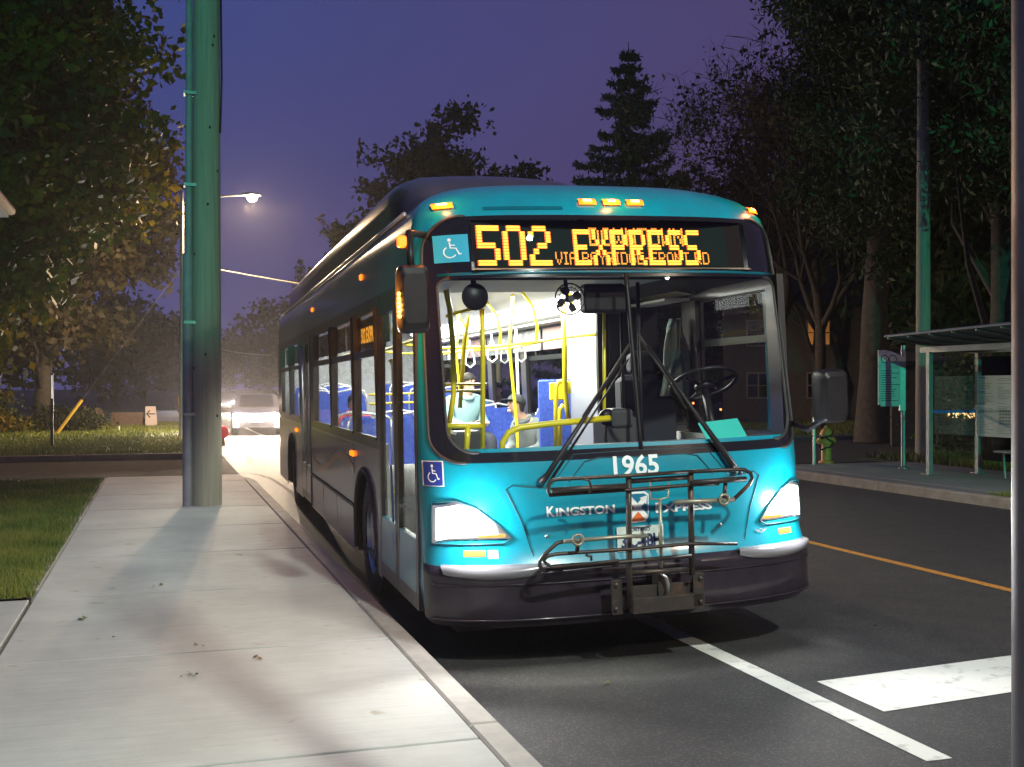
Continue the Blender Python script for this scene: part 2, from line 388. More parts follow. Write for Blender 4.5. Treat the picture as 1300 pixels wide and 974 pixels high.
def patchrows(zs,xl,xr,n,off=0):
    rows=[]
    for z in zs:
        W=wz(z); a,b_=x2t(max(xl(z),-W),W),x2t(min(xr(z),W),W)
        rows.append([SP(t2x(a+(b_-a)*i/n,W),z,off) for i in range(n+1)])
    return rows
def fpatch(name,zs,xl,xr,n,m,off=0,parent=bus,**k):
    if not callable(xl): v=xl; xl=lambda z:v
    if not callable(xr): v2=xr; xr=lambda z:v2
    return MB().grid(patchrows(zs,xl,xr,n,off)).build(name,m,parent,smooth=True,**k)
def FP(px,py):      # pixel of the photo -> (x,z) on the bus front
    y=.1
    for i in range(12):
        p=Lp(px,py,1,y); W=wz(p.z); x=max(-W*.999,min(W*.999,p.x)); y=fy(x,p.z)
    return p.x,p.z
def spoly(poly,nz=8,n=8,off=.004):    # convex polygon on the front as rows
    zs=[p[1] for p in poly]; z0,z1=min(zs),max(zs)
    rows=[]
    for i in range(nz+1):
        z=z0+(z1-z0)*(i/nz); z=min(max(z,z0+1e-4),z1-1e-4); X=[]
        for (a,b_),(c,d) in zip(poly,poly[1:]+poly[:1]):
            if (b_-z)*(d-z)<=0 and abs(b_-d)>1e-9: X.append(a+(c-a)*(z-b_)/(d-b_))
        xa,xb=min(X),max(X)
        rows.append([SP(xa+(xb-xa)*j/n,z,off) for j in range(n+1)])
    return rows
def lin(a,b,n): return [a+(b-a)*i/n for i in range(n+1)]
def ftext(name,txt,x,z,size,m,parent,width=None,bold=.0,off=.006,slope=0,**k):
    vs,fs=textmesh(txt,size,bold)
    xs=[v[0] for v in vs]; mn=min(xs); sc=1 if width is None else width/(max(xs)-mn)
    return MB().add([SP(x+(v[0]-mn)*sc,z+v[1]+slope*(v[0]-mn)*sc,off) for v in vs],fs).build(name,m,parent,**k)
def ribbon(pts,w,closed=False):   # flat ribbon in 2D
    out=[]
    n=len(pts)
    L=[];Rr=[]
    for i in range(n):
        a=pts[i-1] if (i>0 or closed) else pts[i]; b_=pts[(i+1)%n] if (i<n-1 or closed) else pts[i]
        dx,dy=b_[0]-a[0],b_[1]-a[1]; l=math.hypot(dx,dy)+1e-9; nx,ny=-dy/l*w/2,dx/l*w/2
        L.append((pts[i][0]+nx,pts[i][1]+ny)); Rr.append((pts[i][0]-nx,pts[i][1]-ny))
    vs=L+Rr; fs=[(i,(i+1)%n,(i+1)%n+n,i+n) for i in range(n if closed else n-1)]
    return vs,fs
def disc2(cx,cy,r,n=14): return [(cx+r*math.cos(6.2832*i/n),cy+r*math.sin(6.2832*i/n)) for i in range(n)],[tuple(range(n))]
def map2(mb,vf,fn): vs,fs=vf; mb.add([fn(*v) for v in vs],fs)
def wheelchair(mb,fn):   # unit square symbol, origin centre
    map2(mb,disc2(-.05,.33,.065),fn)
    map2(mb,ribbon([(-.05,.24),(-.03,.02),(.16,.0),(.26,-.24),(.34,-.20)],.055),fn)
    map2(mb,ribbon([(-.045,.13),(.13,.12)],.04),fn)
    map2(mb,ribbon([(-.05+.21*math.cos(a),-.14+.21*math.sin(a)) for a in [R(120+i*14) for i in range(16)]],.045),fn)
# ---- lower front
def roundrows(zs,hw,W=None): return None
fpatch('front_panel',lin(.66,1.36,9),-2,2,40,TEAL)
bp=MB(); bp.grid(patchrows([.295,.30,.31,.325,.34,.45,.455,.46,.56,.60,.62,.65,.68,.70],lambda z:-2,lambda z:2,40))
bumper=bp.build('bumper',BUMP,bus,smooth=True)
tr=MB()
for z in(.345,.555):
    tr.tube([SP(x,z,.004) for x in [t2x(t,1.3) for t in lin(-.9,.9,40)]],.007,6)
tr.build('bumper_ridge',BUMP,bumper,smooth=True)
sc=MB()
for sgn in(-1,1):   # moulded light scoops on top of the bumper
    rows=[]
    for i in range(7):
        u=i/6
        rows.append([SP(sgn*(.62+.60*v),.665-.075*u*(.35+.65*math.sin(math.pi*min(v*1.0,1)*.75+.3)),.012+.025*math.sin(math.pi*u)) for v in lin(0,1,14)])
    MB().grid(rows).build('bumper_scoop',mat('satin_grey_plastic',(.15,.145,.155),.25,coat=.4),bumper,smooth=True)
# dome above the windscreen
fpatch('front_dome',[2.79,2.80,2.83,2.865,2.90,2.93,2.96,2.985,3.01,3.035,3.06,3.09,3.115],-2,2,44,TEAL)
def corner(z,z0,z1,r0,r1):   # inset of a rounded outline
    i=0
    if z<z0+r0: d=(z0+r0-z); i=r0-math.sqrt(max(r0*r0-d*d,0))
    if z>z1-r1: d=(z-z1+r1); i=max(i,r1-math.sqrt(max(r1*r1-d*d,0)))
    return i
M0,M1=1.275,2.80
def mk(z): return wz(z)-.045-corner(z,M0,M1,.17,.20)*1.0
zrow=sorted(set([M0+1e-4]+[M0+.17*(1-math.cos(a)) for a in lin(.15,1.57,7)]+lin(1.5,2.55,8)+[M1-.20*(1-math.cos(a)) for a in lin(.15,1.57,7)]+[M1-1e-4]))
fpatch('corner_trim',zrow,-2,lambda z:-mk(z),5,TEAL); fpatch('corner_trim',zrow,mk,2,5,TEAL)
G0,G1=1.335,2.405
def gk(z): return -1.155+corner(z,G0,G1,.15,.05)
def gkr(z): return 1.175-corner(z,G0,G1,.15,.09)
zg=sorted(set([G0+1e-4]+[G0+.15*(1-math.cos(a)) for a in lin(.15,1.57,6)]+lin(1.5,2.3,7)+[G1-.09*(1-math.cos(a)) for a in lin(.2,1.57,5)]+[G1-1e-4]))
surround=fpatch('windscreen_surround',zg,lambda z:-mk(z),gk,6,BGL,.003)
def addpatch(zs,xl,xr,n,m,name='black_border',off=.003): return fpatch(name,zs,xl,xr,n,m,off,surround)
addpatch(zg,gkr,mk,5,BGL)
addpatch([z for z in zrow if z<G0]+[G0],lambda z:-mk(z),mk,30,BGL)
# destination box opening
S0,S1,SX0,SX1=2.455,2.77,-.955,.935
addpatch([G1,2.43,S0],lambda z:-mk(z),mk,30,BGL)
zz=[z for z in zrow if z>S0 and z<S1]; addpatch([S0]+zz+[S1],lambda z:-mk(z),SX0,8,BGL); addpatch([S0]+zz+[S1],SX1,mk,8,BGL)
addpatch([S1]+[z for z in zrow if z>S1]+[M1],lambda z:-mk(z),mk,30,BGL)
wscr=fpatch('windscreen',zg,gk,gkr,30,GLD,.0)
rim=[SP(-mk(z),z,.006) for z in zrow]+[SP(mk(z),z,.006) for z in reversed(zrow)]
MB().tube(rim,.010,6,closed=True).build('rubber_seal',RUB,surround,smooth=True)
rim=[SP(gk(z),z,.006) for z in zg]+[SP(gkr(z),z,.006) for z in reversed(zg)]
MB().tube(rim,.009,6,closed=True).build('rubber_seal',RUB,wscr,smooth=True)
MB().tube([SP(.02,z,.004) for z in lin(1.32,2.42,12)],.014,6).build('centre_pillar',BLK,wscr,smooth=True)
MB().tube([SP(x,2.432,.004) for x in lin(-1.15,1.15,24)],.010,6).build('divider_trim',TEALD,surround,smooth=True)
# destination sign
sign=MB()
def sy(z): return cz(z)+.105
SM=mat('sign_face',(.012,.009,.007),.8,spec=.1); 
sign.grid([[(x,sy(z),z) for x in(SX0+.02,SX1-.02)] for z in(S0-.01,S1+.01)])
dsign=sign.build('destination_sign',SM,bus)
fpatch('sign_glass',lin(S0,S1,4),SX0,SX1,16,glassmat('sign_glass',(.97,.97,.97),.8),.001,dsign)
MB().grid([[(x,sy(z)-.004,z) for x in(-.90,.80)] for z in(2.475,2.765)]).build('led_panel',mat('led_panel_dark',(.006,.014,.012),.8,spec=.1),dsign)
shelf=MB(); shelf.add([(SX0,sy(S0)-.004,S0+.014),(SX1,sy(S0)-.004,S0+.014),(SX1,SP(.5,S0).y+.03,S0-.002),(SX0,SP(.5,S0).y+.03,S0-.002)],[(0,1,2,3)])
shelf.build('sign_ledge',mat('sign_ledge',(.35,.30,.22),.5),dsign)
FONT={'5':["11111","10000","10000","11110","00001","00001","11110"],'0':["01110","10001","10001","10001","10001","10001","01110"],'2':["01110","10001","00001","00110","01000","10000","11111"],
'E':["11111","10000","10000","11110","10000","10000","11111"],'X':["10001","10001","01010","00100","01010","10001","10001"],'P':["11110","10001","10001","11110","10000","10000","10000"],
'R':["11110","10001","10001","11110","10100","10010","10001"],'S':["01111","10000","10000","01110","00001","00001","11110"],'V':["10001","10001","10001","10001","01010","01010","00100"],
'I':["111","010","010","010","010","010","111"],'A':["01110","10001","10001","11111","10001","10001","10001"],'B':["11110","10001","10001","11110","10001","10001","11110"],
'W':["10001","10001","10001","10101","10101","11011","10001"],'Y':["10001","10001","01010","00100","00100","00100","00100"],'D':["11110","10001","10001","10001","10001","10001","11110"],'G':["01110","10001","10000","10111","10001","10001","01110"],
'N':["10001","11001","11001","10101","10011","10011","10001"],'O':["01110","10001","10001","10001","10001","10001","01110"],'T':["11111","00100","00100","00100","00100","00100","00100"],
'F':["11111","10000","10000","11110","10000","10000","10000"],' ':["00","00","00","00","00","00","00"],'-':["000","000","000","111","000","000","000"]}
def led(txt,x0,z0,pitch,sc,name,m,xs=1.,dot=.46,off=.010):
    mb=MB(); x=x0
    for ch in txt:
        g=FONT[ch]; wd=len(g[0])
        for r in range(7):
            for c in range(wd):
                if g[r][c]=='1':
                    for a in range(sc):
                        for b_ in range(sc):
                            px_=x+(c*sc+a)*pitch*xs; pz=z0+((6-r)*sc+b_)*pitch; y=sy(pz)-off; hx=pitch*xs*dot; hz=pitch*.40
                            mb.add([(px_-hx,y,pz-hz),(px_+hx,y,pz-hz),(px_+hx,y,pz+hz),(px_-hx,y,pz+hz)],[(0,1,2,3)])
        x+=(wd*sc+sc)*pitch*xs
    mb.build(name,m,dsign); return x
led('502',-.90,2.492,.0185,2,'route_number',LED,.76,.54)
led('EXPRESS',-.268,2.494,.0168,2,'led_message',LED,.635,.55)
LEDH=emis('led_halo',(1,.16,.0),.55)  # dim orange quads behind the dots, LED glow painted as emission
led('502',-.90,2.492,.0185,2,'led_halo',LEDH,.76,.95,.005)
led('EXPRESS',-.268,2.494,.0168,2,'led_halo',LEDH,.635,.95,.005)
led('VIA BAYRIDGE-FRONT RD',-.40,2.496,.0118,1,'led_message',LEDD,.80,.42,.008)
led('DOWNTOWN',-.16,2.62,.0175,1,'led_message',LEDD,.80,.42,.008)
# markers
for i,(px,py) in enumerate([(562,263),(745,260),(776,261),(806,262),(960,273)]):
    x,z=FP(px,py); x=max(-1.1,min(1.1,x)); z=2.875 if abs(x)>.9 else 2.885
    hw,hh=(.058,.020) 
    ml_=MB().grid([[SP(x+dx,z+dz,.022-.4*abs(dz)) for dx in lin(-hw,hw,6)] for dz in lin(-hh,hh,4)])
    o=ml_.build('marker_light',AMB,bus,smooth=True)
    MB().grid([[SP(x+dx,z+dz,.026) for dx in lin(-hw*.5,hw*.5,4)] for dz in (-hh*.45,hh*.45)]).build('bulb',AMBC,o)
    if i in(0,2,4): lamp('POINT','marker_glow',SP(x,z,.10),5.0,(1,.22,.02),bus,shadow_soft_size=.02)
MB().grid([[SP(x,2.848+dz,.004) for x in lin(-.85,-.35,8)] for dz in(-.012,.012)]).build('dome_seam',TEALD,bus)
# accessibility sign in the mask
wx,wzz=-1.06,2.595
def fnw(x,z): return SP(wx+x*.175,wzz+z*.175,.010)
o=MB().grid([[fnw(a,b_) for a in lin(-.56,.56,6)] for b_ in lin(-.5,.5,5)]).build('accessibility_sign',mat('sign_blue',(.03,.30,.42),.4,emit=(.03,.30,.42),es=.25),bus)
m_=MB(); wheelchair(m_,lambda x,z:SP(wx+x*.165,wzz+z*.165,.013)); m_.build('wheelchair_symbol',mat('symbol_white',(.8,.85,.85),.5),o)
x,z=FP(542,601); 
def fns(x_,z_): return SP(-1.235+x_*.10,z+z_*.155,.006)
o=MB().grid([[fns(a,b_) for a in lin(-.5,.5,5)] for b_ in lin(-.5,.5,5)]).build('accessibility_sticker',mat('sticker_frame',(.7,.7,.7),.4),bus)
MB().grid([[SP(-1.235+a*.088,z+b_*.143,.009) for a in lin(-.5,.5,5)] for b_ in lin(-.5,.5,5)]).build('sticker_field',mat('sticker_blue',(.02,.04,.25),.4),o)
m_=MB(); wheelchair(m_,lambda x_,z_:SP(-1.235+x_*.09,z+z_*.14,.012)); m_.build('wheelchair_symbol',MATS['symbol_white'],o)
# lettering
def sm(px,py): return FP(px,py)
x,z=sm(694,656); ftext('lettering','K',x,z,.085,WHT,bus,.050,.0025); ftext('lettering','INGSTON',x+.056,z+.001,.066,WHT,bus,.375,.0025,slope=0)
x,z=sm(832,651); ftext('lettering','E',x,z,.085,WHT,bus,.040,.0025); ftext('lettering','XPRESS',x+.047,z+.001,.066,WHT,bus,.34,.0025)
x,z=sm(779,604); ftext('fleet_number','1965',x,z-.0,.165,mat('white_vinyl',(.75,.8,.8),.4),bus,.30,.004)
# logo
lx,lz=sm(809,645)
shield=[(-.075,.085),(-.05,.10),(.05,.10),(.078,.082),(.072,-.05),(.05,-.085),(-.045,-.09),(-.068,-.06)]
def LS(sc,off): 
    return MB().add([SP(lx+a*sc,lz+b_*sc,off) for a,b_ in shield],[tuple(range(8))])
lg=LS(1,.007).build('route_logo',WHT,bus); LS(.88,.009).build('logo_field',mat('logo_blue',(.01,.16,.26),.4),lg)
MB().add([SP(lx+a,lz+b_,.011) for a,b_ in [(-.055,-.07),(.0,-.005),(.048,-.07),(.03,-.078),(-.04,-.078)]],[(0,1,2,3,4)]).add([SP(lx+a,lz+b_,.011) for a,b_ in [(-.064,.04),(-.025,.0),(-.060,-.045)]],[(0,1,2)]).build('logo_orange',mat('logo_orange',(.65,.13,.02),.45),lg)
m_=MB(); map2(m_,ribbon([(-.05,.06),(.055,-.06)],.032),lambda a,b_:SP(lx+a,lz+b_,.013)); map2(m_,ribbon([(-.055,-.055),(.035,.045)],.032),lambda a,b_:SP(lx+a,lz+b_,.0145))
m_.add([SP(lx+a,lz+b_,.0145) for a,b_ in[(.012,.062),(.064,.075),(.055,.02)]],[(0,1,2)]); m_.build('logo_cross',WHT,lg)
# plate
x0,z1=sm(781,669); x1,z0=sm(837,697)
x1=x0+.305; z0=z1-.150
PO=.035
def PL(x,z,o=0): return Vector((x,-.028-o+ (z-z0)*.05,z))
pl=MB(); pl.add([PL(x0,z0),PL(x1,z0),PL(x1,z1),PL(x0,z1),PL(x0,z0,-.006),PL(x1,z0,-.006),PL(x1,z1,-.006),PL(x0,z1,-.006)],[(0,1,2,3),(7,6,5,4),(0,4,5,1),(1,5,6,2),(2,6,7,3),(3,7,4,0)])
plate=pl.build('licence_plate',mat('plate_white',(.62,.68,.60),.5,noise=((.5,.56,.5),20,.4,.7)),bus)
PB=mat('plate_ink',(.02,.03,.10),.5)
vs,fs=textmesh('3JC-4BH',.088,.0035); mxx=max(v[0] for v in vs)
MB().add([PL(x0+.022+v[0]*.262/mxx,z0+.022+v[1]*1.25,.0025) for v in vs],fs).build('plate_number',PB,plate)
vs,fs=textmesh('ONTARIO',.034,.0005); mxx=max(v[0] for v in vs)
MB().add([PL(x0+.085+v[0]*.13/mxx,z0+.118+v[1]*.95,.0025) for v in vs],fs).build('plate_heading',PB,plate)
# front panel seams (hood shape) as dark grooves
def seam(pts,r=.004,m=BLK,name='panel_seam',dense=6):
    P=[]
    for (a,b_),(c,d) in zip(pts,pts[1:]):
        for i in range(dense): P.append(SP(a+(c-a)*i/dense,b_+(d-b_)*i/dense,.001))
    P.append(SP(*pts[-1],.001)); return MB().tube(P,r,6).build(name,m,bus,smooth=True)
SEAM=mat('seam_dark_teal',(.0,.05,.07),.5)
pa=[sm(*p) for p in[(680,712),(662,662),(642,622),(650,617),(700,620)]]; seam(pa,.004,SEAM)
seam([(-a,b_) for a,b_ in pa],.004,SEAM)
pp=[sm(*p) for p in[(722,612),(742,586),(760,581),(800,580)]]; seam(pp+[(-a+.04,b_) for a,b_ in reversed(pp)],.004,SEAM)
pp2=[sm(*p) for p in[(700,616),(728,577),(800,572)]]; seam(pp2+[(-a+.04,b_) for a,b_ in reversed(pp2)],.003,SEAM)
for px,py in((694,681),(914,666)):
    x,z=sm(px,py); MB().lathe([(.011,-.012),(.012,.004),(.006,.008)],12,Matrix.Translation(SP(x,z,0))@Matrix.Rotation(R(90),4,'X')).build('panel_lock',STEEL,bus,smooth=True)
# small maker wings badge
bx,bz=sm(965,673); m_=MB()
for s_ in(-1,1): m_.add([SP(bx+s_*a,bz+b_,.008) for a,b_ in[(.012,-.004),(.055,.022),(.030,.004),(.048,.006),(.018,-.014)]],[(0,1,2),(0,2,3,4)])
map2(m_,ribbon([(bx+.013*math.cos(R(a)),bz-.002+.013*math.sin(R(a))) for a in range(0,360,30)],.005,True),lambda a,b_:SP(a,b_,.009))
m_.build('winged_badge',mat('badge_grey',(.45,.40,.38),.35,metal=.4),bus)
# headlights
HLP=[sm(*p) for p in[(549,637),(580,636),(604,645),(630,664),(650,683),(640,690),(549,690)]]
HLP=[(max(a,-1.292),b_) for a,b_ in HLP]
HOUS=mat('headlamp_bowl',(.75,.75,.75),.15,metal=.7,emit=(1,.98,.95),es=.22)  # bowl given a faint glow of its own for reflected bulb light
for s_ in(-1,1):
    poly=[(a*-s_,b_) for a,b_ in HLP]
    hl=MB().grid(spoly(poly,8,12,.014)).build('headlight',glassmat('headlamp_glass',(.97,.98,1),1.2) if s_<0 else MATS['headlamp_glass'],bus,smooth=True)
    MB().grid(spoly(poly,8,12,.003)).build('reflector_bowl',HOUS,hl,smooth=True)
    cx,cz_=-s_*-1.0,0
    zc=sum(p[1] for p in poly)/len(poly)+.005
    hx=s_*1.135
    if 0: lens=MB().add([SP(min(1.285,max(-1.285,hx+.14*math.cos(a))),zc+.014+.072*math.sin(a),.009) for a in lin(0,6.0,19)],[tuple(range(20))]).build('headlamp_bulb',emis('headlamp_white',(1,.99,.97),40),hl)
    if 0: MB().add([SP(s_*.935+.078*math.cos(a),zc-.018+.050*math.sin(a),.009) for a in lin(0,6.0,19)],[tuple(range(20))]).build('running_light',emis('running_white',(1,.98,.95),9),hl)
    MB().grid([[SP(s_*x,zc-.085+dz,.010) for x in lin(.86,1.02,6)] for dz in(-.008,.010)]).build('turn_lamp',emis('turn_amber',(1,.45,.08),1.6),hl)
    ln=[]
    for (a,b_),(c,d) in zip(poly,poly[1:]+poly[:1]):
        for i in range(5): ln.append(SP(a+(c-a)*i/5,b_+(d-b_)*i/5,.010))
    MB().tube(ln,.005,6,closed=True).build('lamp_seal',SEAM,hl,smooth=True)
    lamp('SPOT','headlight_beam',SP(hx,zc,.07),110,(1,.97,.93),bus,rot=aim((s_*.10,-1,-.10)),spot_size=R(100),spot_blend=.6,shadow_soft_size=.06)
    lamp('POINT','headlight_glare_fill',SP(s_*1.04,zc,.13),26,(.95,.98,1),bus,shadow_soft_size=.05)  # added point light off the lens, stands in for glare on the bodywork
    gx=sum(p[0] for p in poly)/len(poly); gz=sum(p[1] for p in poly)/len(poly)
    ip=[(gx+(a-gx)*.90,gz+(b_-gz)*.80) for a,b_ in poly]
    ip=[(s_*max(abs(a),.90),b_) for a,b_ in ip]
    MB().grid(spoly(ip,10,14,.009)).build('headlamp_bulb',emis('headlamp_white',(1,.99,.97),14),hl,smooth=True)
    for k in range(0): MB().tube([SP(s_*(.80+.022*k),gz-.035+dz,.008) for dz in lin(0,.045+.012*k,3)],.003,5).build('bowl_flute',MATS['pale_frame_chrome'] if 'pale_frame_chrome' in MATS else mat('pale_frame_chrome',(.6,.6,.6),.2,metal=.9),hl)
    MB().grid([[SP(s_*x,.735+dz,.006) for x in lin(.98,1.10,5)] for dz in(-.018,.018)]).build('side_reflector',mat('orange_reflector',(.7,.12,.03),.3,coat=.5,emit=(.8,.12,.03),es=.25),bus)
x,z=sm(626,704); MB().grid([[SP(x+a,z+b_,.006) for a in lin(-.03,.03,3)] for b_ in(-.025,.025)]).build('approval_sticker',mat('pale_sticker',(.45,.40,.36),.5),bus)
# ---- body sides
LX=1.30
SIDE_PROF=[(.30,1.275),(.34,1.30),(1.28,1.295)]
def sidebox(name,s_,y0,y1,z0,z1,m,th=.03,out=0.,parent=bus,**k):
    xa=s_*(wz(z0)+out); xb=s_*(wz(z1)+out); xi=s_*(-th)
    return MB().add([(xa,y0,z0),(xa,y1,z0),(xb,y1,z1),(xb,y0,z1),(xa+xi,y0,z0),(xa+xi,y1,z0),(xb+xi,y1,z1),(xb+xi,y0,z1)],[(0,1,2,3),(7,6,5,4),(0,4,5,1),(1,5,6,2),(2,6,7,3),(3,7,4,0)]).build(name,m,parent,**k)
YB=12.35
WH=[(2.80,.50),(9.95,.50)]   # wheel centre y, radius
ZS=.30
def lowerside(s_,y0,y1,name='side_panel'):
    # panel from z .3 to 1.28 with wheel arch cut out: column sampled
    ys=sorted(set(lin(y0,y1,max(2,int((y1-y0)/.06)))+[y0,y1])); rows=[[],[],[],[]]
    for y in ys:
        zb=ZS
        for wy,wr in WH:
            if abs(y-wy)<wr+.085: zb=max(zb,.49+math.sqrt((wr+.085)**2-(y-wy)**2)*1.0)
        for r,f in zip(rows,(0,.33,.66,1)):
            z=zb+(1.30-zb)*f; r.append((s_*wz(max(z,.35)),y,z))
    return MB().grid(rows).build(name,SILV,bus,smooth=True)
FD0,FD1=.50,1.98   # front door
RD0,RD1=7.15,8.30  # rear door
lowerside(-1,FD1,RD0); lowerside(-1,RD1,YB); lowerside(1,.45,YB)
# livery wave on the kerb side
def wave(name,f0,f1,m,off,ya,yb):
    rows=[[],[]]
    for y in lin(ya,yb,50):
        for r,f in zip(rows,(f0,f1)):
            zz_=max(.36,min(1.24,f(y))); r.append((-wz(zz_)-off,y,zz_))
    MB().grid(rows).build(name,m,bus,smooth=True)
def arch_ok(y): return True
wave('livery_wave',lambda y:1.02+.13*math.sin((y-3.2)*1.55),lambda y:1.24,mat('livery_dark_blue',(.03,.05,.14),.25,coat=.5),.004,3.42,7.1)
wave('livery_stripe',lambda y:.93+.13*math.sin((y-3.2)*1.55),lambda y:1.0+.13*math.sin((y-3.2)*1.55),mat('livery_orange',(.45,.20,.10),.3,coat=.4),.005,3.42,7.1)
for s_ in(-1,1):
    rr=MB(); rr.box((s_*1.305,5.27,.70),(.025,3.7,.035),ch=.006); rr.build('rub_rail',BLK,bus)
for y in(3.5,4.7,5.9,7.05): MB().box((-1.302,y,.50),(.006,.012,.36)).build('panel_joint',BLK,bus)
# side upper (cant) panel up to roof
def cant(s_,y0,y1,name):
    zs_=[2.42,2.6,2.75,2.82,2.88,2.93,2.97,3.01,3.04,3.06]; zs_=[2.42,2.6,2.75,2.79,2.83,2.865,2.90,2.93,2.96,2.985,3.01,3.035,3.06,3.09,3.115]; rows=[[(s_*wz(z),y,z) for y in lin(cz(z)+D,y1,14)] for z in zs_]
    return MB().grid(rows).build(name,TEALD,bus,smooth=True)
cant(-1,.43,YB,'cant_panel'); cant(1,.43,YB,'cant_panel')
for s_ in(-1,1):
    zs_=lin(.3,2.45,10)
    MB().grid([[SP(s_*wz(z),z),(s_*(wz(z)+.001),(FD0 if s_<0 else .75),z)] for z in zs_]).build('corner_panel',TEAL,bus,smooth=True)
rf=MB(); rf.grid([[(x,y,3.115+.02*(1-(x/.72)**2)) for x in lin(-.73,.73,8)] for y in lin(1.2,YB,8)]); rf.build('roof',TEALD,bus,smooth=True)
MB().grid([[(x,YB,z) for x in(-wz(z),wz(z))] for z in lin(.3,3.11,10)]).build('rear_panel',SILV,bus)
rl=MB().box((-1.0,YB-.3,2.99),(.05,.05,.05)); rl.build('rear_clearance_lamp',RED,bus)
# rooftop fairing
ff=MB(); rows=[]
prof=[(-1.10,2.95),(-1.12,3.1),(-1.10,3.22),(-1.0,3.30),(-.8,3.345),(-.4,3.365),(0,3.37),(.4,3.365),(.8,3.345),(1.0,3.30),(1.10,3.22),(1.14,3.1),(1.12,2.95)]
for y,k in[(1.25,.10),(1.3,.30),(1.4,.52),(1.55,.70),(1.8,.86),(2.15,.96),(2.6,1.0),(7,1.0),(9.0,1.0),(11.3,.95),(11.7,.5),(11.8,0.05)]:
    rows.append([((x*.62-.46)*(.78+.22*min(1,k*1.2)),y,3.0+(z-3.0)*k if z>3.0 else z) for x,z in prof])
FAIR=mat('fairing_grey',(.035,.03,.042),.35,coat=.3,noise=((.06,.05,.07),1.5,.3,.8))
fair=ff.grid(rows).build('roof_fairing',FAIR,bus,smooth=True)
m_=MB()
for y in(3.4,5.0,6.6,8.2,9.8): m_.box((-1.128,y,3.12),(.014,.02,.20))
m_.build('fairing_joint',BLK,fair)
MB().tube([(-1.20,y,2.93) for y in lin(1.2,12.2,10)],.018,6).build('drip_rail',mat('pale_trim',(.45,.45,.48),.3,metal=.5),bus,smooth=True)
MB().box((-.25,1.75,3.135),(.75,.55,.07),ch=.03).build('roof_hatch',TEAL,bus)
MB().box((.55,2.0,3.13),(.5,.5,.07),ch=.03).build('roof_vent',TEAL,bus)
for y in(2.9,6.9): MB().box((-1.258,y,2.66),(.03,.07,.05),ch=.01).build('side_marker',AMB,bus)
for y in(3.42,9.0): 
    for k in(0,.09): MB().box((-1.305,y+k,1.16),(.03,.05,.05),ch=.01).build('side_marker',AMB,bus)
# ---- window band kerb side
WB0,WB1=1.30,2.42
BFR=mat('black_frame',(.03,.026,.028),.35,coat=.3)
def winband(s_,y0,y1,panes,name='window'):
    # solid band pieces: sill, header, posts
    sidebox('window_sill_rail',s_,y0,y1,WB0-.03,WB0+.045,BFR,.05,.002); sidebox('window_header',s_,y0,y1,WB1-.07,WB1+.02,BFR,.05,.002)
    edges=[y0]+[e for p in panes for e in p]+[y1]
    for a,b_ in zip(edges[::2],edges[1::2]):
        if b_-a>.01: sidebox('window_post',s_,a,b_,WB0+.045,WB1-.07,BFR,.05,.002)
    for a,b_ in panes:
        g=sidebox(name,s_,a,b_,WB0+.045,WB1-.07,GLS,.008,-.015)
        f=MB()
        for (ya,za,yb,zb) in((a,WB0+.045,b_,WB0+.045),(a,WB1-.07,b_,WB1-.07),(a,WB0+.045,a,WB1-.07),(b_,WB0+.045,b_,WB1-.07),(a,2.01,b_,2.01)):
            r=.016 if za!=2.01 else .034
            f.box((s_*(wz((za+zb)/2)-.004),(ya+yb)/2,(za+zb)/2),(.03,max(abs(yb-ya),r*1.2),max(abs(zb-za),r*1.6)))
        f.build('window_frame',BFR,g)
winband(-1,FD1,RD0,[(2.10,3.22),(3.42,4.86),(5.06,6.62)])
winband(-1,RD1,YB,[(8.5,9.9),(10.1,11.6)])
GLS=glassmat('far_side_glass',(.8,.82,.82),.02)
winband(1,.45,YB,[(.62,1.75),(2.0,3.3),(3.5,4.9),(5.1,6.5),(6.7,8.1),(8.3,9.7),(9.9,11.3)])
# ---- doors
GLS=MATS['side_glass']
def door(y0,y1,name):
    d=sidebox(name,-1,y0,y1,2.36,2.44,BFR,.06,.0)
    n=2; w_=(y1-y0)/n
    for i in range(n):
        a=y0+i*w_; b_=a+w_
        def sb(nm,ya,yb,za,zb,m,th=.04,out=.012): return sidebox(nm,-1,ya,yb,za,zb,m,th,out,d)
        sb('door_stile',a+.005,a+.075,.34,2.36,BFR); sb('door_stile',b_-.075,b_-.005,.34,2.36,BFR)
        sb('door_rail',a+.075,b_-.075,.34,.44,BFR); sb('door_rail',a+.075,b_-.075,2.28,2.36,BFR)
        sb('door_panel',a+.075,b_-.075,.44,.78,TEAL if y0<3 else SILV); sb('door_glass',a+.075,b_-.075,.78,2.28,GLS,.008,.0)
    return d
dr=door(FD0,FD1,'front_door')
for y in(FD0+.16,FD1-.16): MB().tube([(-1.22,y,.95),(-1.20,y,1.0),(-1.20,y,1.9),(-1.22,y,1.95)],.018,8).build('grab_handle',YEL,dr,smooth=True)
MB().tube([(-1.318,1.34,.80),(-1.32,1.36,1.20)],.007,6).add([(-1.325,1.28,.66),(-1.325,1.40,.78),(-1.325,1.34,.62)],[(0,1,2)]).build('door_release_strap',mat('strap_blue',(.03,.12,.45),.5),dr)
dr2=door(RD0,RD1,'rear_door')
for y in(RD0+.52,RD0+.64): MB().tube([(-1.335,y,.95),(-1.335,y,2.25)],.016,8).build('grab_handle',STEEL,dr2,smooth=True)
MB().box((-1.03,1.24,.42),(.55,1.45,.04)).build('step_plate',DKG,bus)
